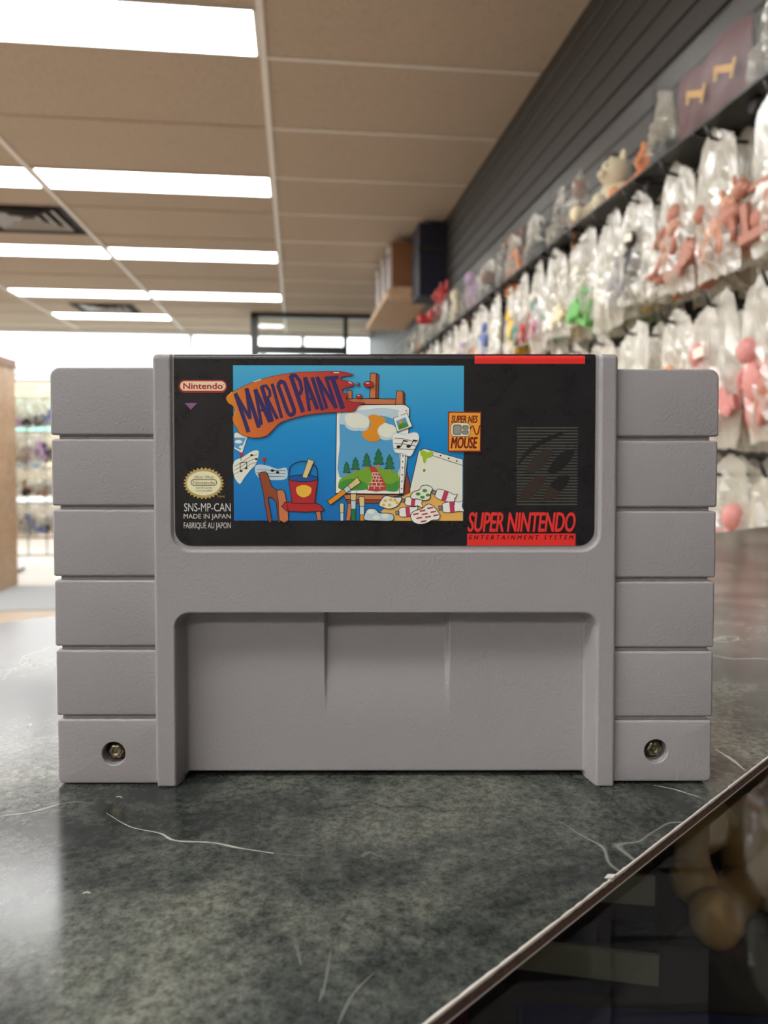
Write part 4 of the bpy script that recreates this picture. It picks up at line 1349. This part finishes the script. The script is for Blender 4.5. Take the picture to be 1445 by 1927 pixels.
for i in range(7):
    y0 = 0.78 + i * (BL_ + 0.008)
    t = thing('acrylic_bin', 'long clear acrylic bin, %s along the slatted wall from the near end' % ORD[i], 'bin', (BX, y0, binz), 0, 'clear bins above the hooks')
    D_ = XW - 0.004 - BX
    for nm, p, q in (('front_panel', (0, 0, 0), (0.003, BL_, 0.145)), ('bottom_panel', (0.003, 0, 0), (D_, BL_, 0.003)), ('back_panel', (D_ - 0.003, 0, 0.003), (D_, BL_, 0.16)), ('end_panel', (0.003, 0, 0.003), (D_ - 0.003, 0.003, 0.14)), ('end_panel', (0.003, BL_ - 0.003, 0.003), (D_ - 0.003, BL_, 0.14))):
        a = MB(); a.box(p, q); a.build(nm, m_black if nm == 'bottom_panel' else m_acryl, t)
    a = MB(); a.tube([(D_ - 0.002, 0.08, -0.006), (0.02, 0.08, -0.006), (0.004, 0.08, -0.002)], 0.004, 6); a.build('support_wire', m_black, t)
    a = MB(); a.tube([(D_ - 0.002, 0.42, -0.006), (0.02, 0.42, -0.006), (0.004, 0.42, -0.002)], 0.004, 6); a.build('support_wire', m_black, t)
    for q in range(5):
        if (i, q) in ((0, 3), (0, 4), (1, 1), (1, 2), (3, 1), (5, 1)):
            continue                      # plush toys and the pouch lie here
        c = fill_c[i][q % 3]
        u = thing('toy_bag', 'crumpled clear bag of %s toys, %s inside the %s wall bin' % (CWORD.get(c, c), ORD[q], ORD[i]), 'toy bag', (BX + 0.055 + 0.05 * (q % 2), y0 + 0.062 + 0.108 * q, binz + 0.008), rn.uniform(1.2, 1.95), 'toy bags lying in the bins')
        f = link('film', BAGS[(q + i) % 6], u, (0, 0, 0.135), (0, 0, 0)); f.scale = (0.70, 1.7, 0.62)
        colour_part(TOYS[(q * 3 + i) % 10], c, u, (0, 0, 0.072), (0, 0.2, 0), 1.55)
def plush_toy(y, col, kind, label, dz=0.0, sc=1.0, x=BX + 0.15, rz=-1.0, nose='black'):
    u = thing('plush_toy', label, 'plush toy', (x, y, binz + 0.004 + dz), rz)
    u.scale = (sc,) * 3
    colour_part(PL[kind], col, u, (0, 0, 0), name='body')
    for ex in (-0.002, 0.026):
        e = MB(); e.blob((ex, -0.042, 0.116), (0.004, 0.003, 0.004), u=6, w=4)
        e.build('eye', TOY[nose], u)
plush_toy(1.56, 'orange', 1, 'orange plush toy pressed behind the clear bin front', 0, 0.8, BX + 0.10, -1.2)
plush_toy(1.70, 'cream', 0, 'cream plush toy beside the orange one in the clear bin', 0, 1.0, BX + 0.09, -1.4)
plush_toy(1.36, 'cream', 1, 'cream plush ears poking above the near clear bin', 0.03, 0.95, BX + 0.19, -1.4)
plush_toy(2.66, 'brown', 0, 'brown plush toy sitting high in the clear bins', 0.06, 1.25, BX + 0.14, -1.3)
plush_toy(3.70, 'red', 1, 'bright red plush toy sticking out of the far clear bin', 0.08, 1.3, BX + 0.08, -1.3)
plush_toy(2.50, 'rose', 0, 'rosy plush toy behind the brown one in the bins', 0.05, 1.0, BX + 0.2, -1.3)
u = thing('plush_toy', 'small tan plush toy lying under the showcase glass', 'plush toy', (0.212, 0.296, ZS), -0.6)
u.scale = (0.6,) * 3
colour_part(PL[0], 'tan', u, (0, 0, 0), name='body')
e = MB(); e.blob((-0.002, -0.042, 0.116), (0.005, 0.004, 0.005), u=6, w=4); e.build('eye', TOY['black'], u)
e = MB(); e.blob((0.026, -0.042, 0.116), (0.005, 0.004, 0.005), u=6, w=4); e.build('eye', TOY['black'], u)
# maroon cloth pouch with gold numerals, in the nearest bin
u = thing('cloth_pouch', 'maroon cloth pouch with gold numerals inside the nearest clear bin', 'pouch', (BX + 0.012, 1.19, binz + 0.006))
nu, nv = 16, 12
vs, fs = [], []
for side in (0, 1):
    for j in range(nv + 1):
        for i in range(nu + 1):
            s, t = i / nu, j / nv
            bul = math.sin(math.pi * s) ** 0.4 * math.sin(math.pi * min(1, t * 0.96 + 0.02)) ** 0.4
            x = (0.02 + 0.006 * math.sin(9 * s + 4 * t) * bul) if side else 0.02 - 0.018 * bul + 0.003 * math.sin(14 * s + 6 * t)
            if side:
                x += 0.03 * bul
            vs.append((x, (s - 0.5) * 0.22, t * 0.125 + 0.006 * math.sin(7 * s)))
    o = side * (nu + 1) * (nv + 1)
    for j in range(nv):
        for i in range(nu):
            q = (o + j * (nu + 1) + i, o + j * (nu + 1) + i + 1, o + (j + 1) * (nu + 1) + i + 1, o + (j + 1) * (nu + 1) + i)
            fs.append(q if side else q[::-1])
a = MB(); a.add(vs, fs); a.build('cloth', TOY['maroon'], u, smooth=True)
m_goldc = mat('gold_print', rgb(206, 158, 70), 0.6)
for yy in (-0.065, 0.02):
    g = MB()
    g.box((-0.0015, yy - 0.006, 0.045), (0.0005, yy + 0.006, 0.105)); g.box((-0.0015, yy - 0.016, 0.038), (0.0005, yy + 0.016, 0.046)); g.box((-0.0015, yy + 0.004, 0.090), (0.0005, yy + 0.018, 0.100))
    go = g.build('numeral', m_goldc, u)
    go.data.transform(Matrix.Translation((0, yy, 0.062)) @ Matrix.Rotation(R(-68), 4, 'X') @ Matrix.Scale(0.9, 4) @ Matrix.Translation((0, -yy, -0.072)))

# ------------------------------------------------------------------ boxed games on a shelf at the far end of the wall
sh = thing('wall_shelf', 'tan wooden shelf of boxed games high at the far wall end', 'shelf', (0.62, 4.95, CAM_Z + 1.0))
m_wood = mat('tan_shelf_wood', rgb(186, 156, 124), 0.6)
n_, l_, b_ = nodes(m_wood)
l_.new(ramp(m_wood, noise_tex(m_wood, coords(m_wood), 14, 4, 0.6, 2.0), [(0.3, rgb(170, 138, 106)), (0.7, rgb(200, 172, 140))]), b_.inputs['Base Color'])
for nm, p, q in (('board', (0, 0, 0), (0.305, 1.5, 0.022)), ('end_panel', (0.0, -0.018, -0.04), (0.305, 0, 0.05)), ('front_lip', (-0.012, 0, -0.01), (0, 1.5, 0.035))):
    a = MB(); a.box(p, q); a.build(nm, m_wood, sh)
bc = ['brown', 'grey', 'brown', 'white', 'lilac', 'grey', 'brown', 'white', 'grey', 'black', 'grey', 'white']
yy = 0.03
for k in range(12):
    w_ = rn.uniform(0.055, 0.10); h_ = rn.uniform(0.29, 0.36)
    b = thing('game_box', 'upright %s game box, %s on the high tan shelf' % (CWORD.get(bc[k], bc[k]), ORD[k]), 'box', (0.64, 4.95 + yy, CAM_Z + 1.023), 0, 'boxed games on the far shelf')
    a = MB(); a.box((0, 0, 0), (0.27, w_, h_)); a.build('carton', TOY[bc[k]], b)
    a = MB(); a.box((-0.0015, w_ * 0.15, h_ * 0.1), (0, w_ * 0.85, h_ * 0.88)); a.build('spine_print', TOY[bc[(k + 5) % 12]], b)
    yy += w_ + 0.008
# navy block filling the dark slot beside that shelf
a = MB(); a.box((0.76, 4.60, CAM_Z + 0.93), (0.925, 4.88, ZC - 0.03))
nb = thing('navy_block', 'dark navy block filling the slot by the wall under the ceiling', 'box', (0, 0, 0))
a.build('carton', mat('navy_block_face', rgb(20, 24, 44), 0.5), nb)
a = MB(); a.box((0.752, 4.592, CAM_Z + 1.20), (0.925, 4.885, CAM_Z + 1.23)); a.build('black_band', TOY['black'], nb)

# ------------------------------------------------------------------ wire rack with bagged goods on the left
rk = thing('display_rack', 'black wire floor rack hung with bagged goods near the windows', 'display rack', (-1.82, 6.25, 0))
def rtube(name, pts, r=0.006):
    a = MB(); a.tube(pts, r, 6); a.build(name, m_black, rk)
for x in (-0.42, 0.42):
    rtube('post', [(x, 0, 0.03), (x, 0, 1.42)], 0.012)
    rtube('foot', [(x, -0.3, 0.015), (x, 0.3, 0.015)], 0.013)
for z in (0.16, 0.30, 0.44, 0.58, 0.72, 0.86, 1.0, 1.14, 1.28, 1.41):
    rtube('crossbar', [(-0.42, 0, z), (0.42, 0, z)], 0.006)
for x in (-0.28, -0.14, 0, 0.14, 0.28):
    rtube('upright_wire', [(x, 0, 0.16), (x, 0, 1.41)], 0.005)
RC = [['black', 'blue', 'lilac'], ['lilac', 'black', 'brown'], ['brown', 'grey', 'black'], ['blue', 'black', 'grey']]
for r, z in enumerate((CAM_Z + 0.37, CAM_Z + 0.10, CAM_Z - 0.17, CAM_Z - 0.46)):
    for c in range(5):
        x = -2.21 + 0.135 * c
        w = tag(link('rack_hook', None, None, (x, 6.25, z)), 'short black hook, %s across on the %s tier of the wire rack' % (ORD[c], ORD[r]), 'hook', 'hooks on the wire rack')
        a = MB(); a.tube([(0, 0, 0), (0, -0.10, 0), (0, -0.11, 0.012)], 0.004, 6); a.build('wire', m_black, w)
        for d in range(2):
            cl = RC[r][(c + d) % 3]
            hang_bag((x, 6.25 - 0.045 - 0.045 * d, z - 0.012), rn.uniform(-0.2, 0.2), 'clear bag of %s goods, %s, %s across on the %s rack tier' % (CWORD.get(cl, cl), ['behind', 'in front'][d], ORD[c], ORD[r]), 'bagged goods on the wire rack', [cl, RC[r][(c + d + 1) % 3]], rn, 2, 1.05)
# tan wooden shelving at the left edge
cb2 = thing('wooden_cabinet', 'tan wooden shelving unit with dark cap at the left edge', 'cabinet', (-2.66, 5.45, 0))
for nm, m_, p, q in (('side_panel', m_wood, (0.58, 0, 0), (0.61, 0.42, 1.60)), ('side_panel', m_wood, (0, 0, 0), (0.03, 0.42, 1.60)), ('back_panel', m_wood, (0.03, 0.40, 0.05), (0.58, 0.42, 1.60)), ('plinth', TOY['brown'], (0.03, 0.02, 0), (0.58, 0.40, 0.05)), ('cap', TOY['brown'], (-0.01, -0.01, 1.60), (0.62, 0.43, 1.66))):
    a = MB(); a.box(p, q); a.build(nm, m_, cb2)
for z in (0.4, 0.8, 1.2):
    a = MB(); a.box((0.03, 0.01, z), (0.58, 0.40, z + 0.02)); a.build('shelf_board', m_wood, cb2)
a = MB(); a.prism([(-3.2, 4.9), (-1.2, 4.9), (-1.2, 5.75), (-3.2, 5.75)], 0.0, 0.008)
tag(a.build('floor_mat', mat('grey_mat', rgb(150, 152, 152), 0.9)), 'thin grey floor mat before the wire rack', 'mat')

# pale veins and chips printed in the slate pattern of the counter top
m_vein = mat('slate_vein_print', rgb(168, 172, 162), 0.2)
m_vein2 = mat('slate_vein_soft_print', rgb(98, 102, 94), 0.2)
def vein_print(pts, w0, w1, m_):
    """pts: right/forward of the camera foot in millimetres, on the counter top"""
    q = [(p[0], p[1]) for p in pts]
    q = catmull(q, 5, False)
    rv = random.Random(len(pts) * 13 + int(pts[0][0]))
    vs, fs = [], []
    for i, p in enumerate(q):
        a_ = q[max(i - 1, 0)]; b = q[min(i + 1, len(q) - 1)]
        dx, dy = b[0] - a_[0], b[1] - a_[1]
        L = math.hypot(dx, dy) or 1
        t = i / (len(q) - 1)
        w = (w0 + (w1 - w0) * t) * math.sin(math.pi * min(max(t, 0.04), 0.96)) ** 0.5 * rv.uniform(0.5, 1.3) / 2
        for s_ in (1, -1):
            l, d = p[0] - s_ * dy / L * w, p[1] + s_ * dx / L * w
            vs.append(((l * math.cos(YAW) + d * math.sin(YAW)) * MM, (d * math.cos(YAW) - l * math.sin(YAW)) * MM, COUNTER_Z + 0.00003))
    for i in range(len(q) - 1):
        fs.append((2 * i, 2 * i + 1, 2 * i + 3, 2 * i + 2))
    a_ = MB(); a_.add(vs, fs); a_.build('vein', m_, cb)
def g(px, py):
    y = -(py - 882.5) / 1420
    up = y * math.cos(R(1.67)) - math.sin(R(1.67))
    t = -69.9 / up
    return (t * (px - 722.5) / 1420, t * (math.cos(R(1.67)) + y * math.sin(R(1.67))))
vein_print([g(0, 1536), g(60, 1528), g(130, 1510), g(180, 1512)], 0.8, 0.4, m_vein2)
vein_print([g(200, 1530), g(245, 1556), g(300, 1568), g(330, 1582), g(400, 1586), g(450, 1596), g(515, 1606)], 0.3, 0.7, m_vein)
vein_print([g(515, 1606), g(560, 1610), g(605, 1611)], 0.4, 0.2, m_vein2)
vein_print([g(1230, 1478), g(1270, 1486), g(1320, 1502)], 0.6, 0.3, m_vein)
vein_print([g(1346, 1410), g(1375, 1428), g(1402, 1450)], 1.0, 0.6, m_vein)
vein_print([g(680, 1612), g(695, 1604), g(712, 1612)], 1.0, 0.6, m_vein2)
vein_print([g(556, 1776), g(562, 1796), g(566, 1818)], 0.9, 0.4, m_vein2)
vein_print([g(600, 1886), g(612, 1850), g(622, 1790)], 0.7, 0.5, m_vein2)
vein_print([g(636, 1927), g(665, 1870), g(705, 1830)], 0.5, 0.3, m_vein2)
vein_print([g(218, 1501), g(224, 1499), g(230, 1502)], 0.4, 0.3, m_vein)
vein_print([g(155, 1682), g(162, 1679), g(170, 1681)], 0.5, 0.4, m_vein)
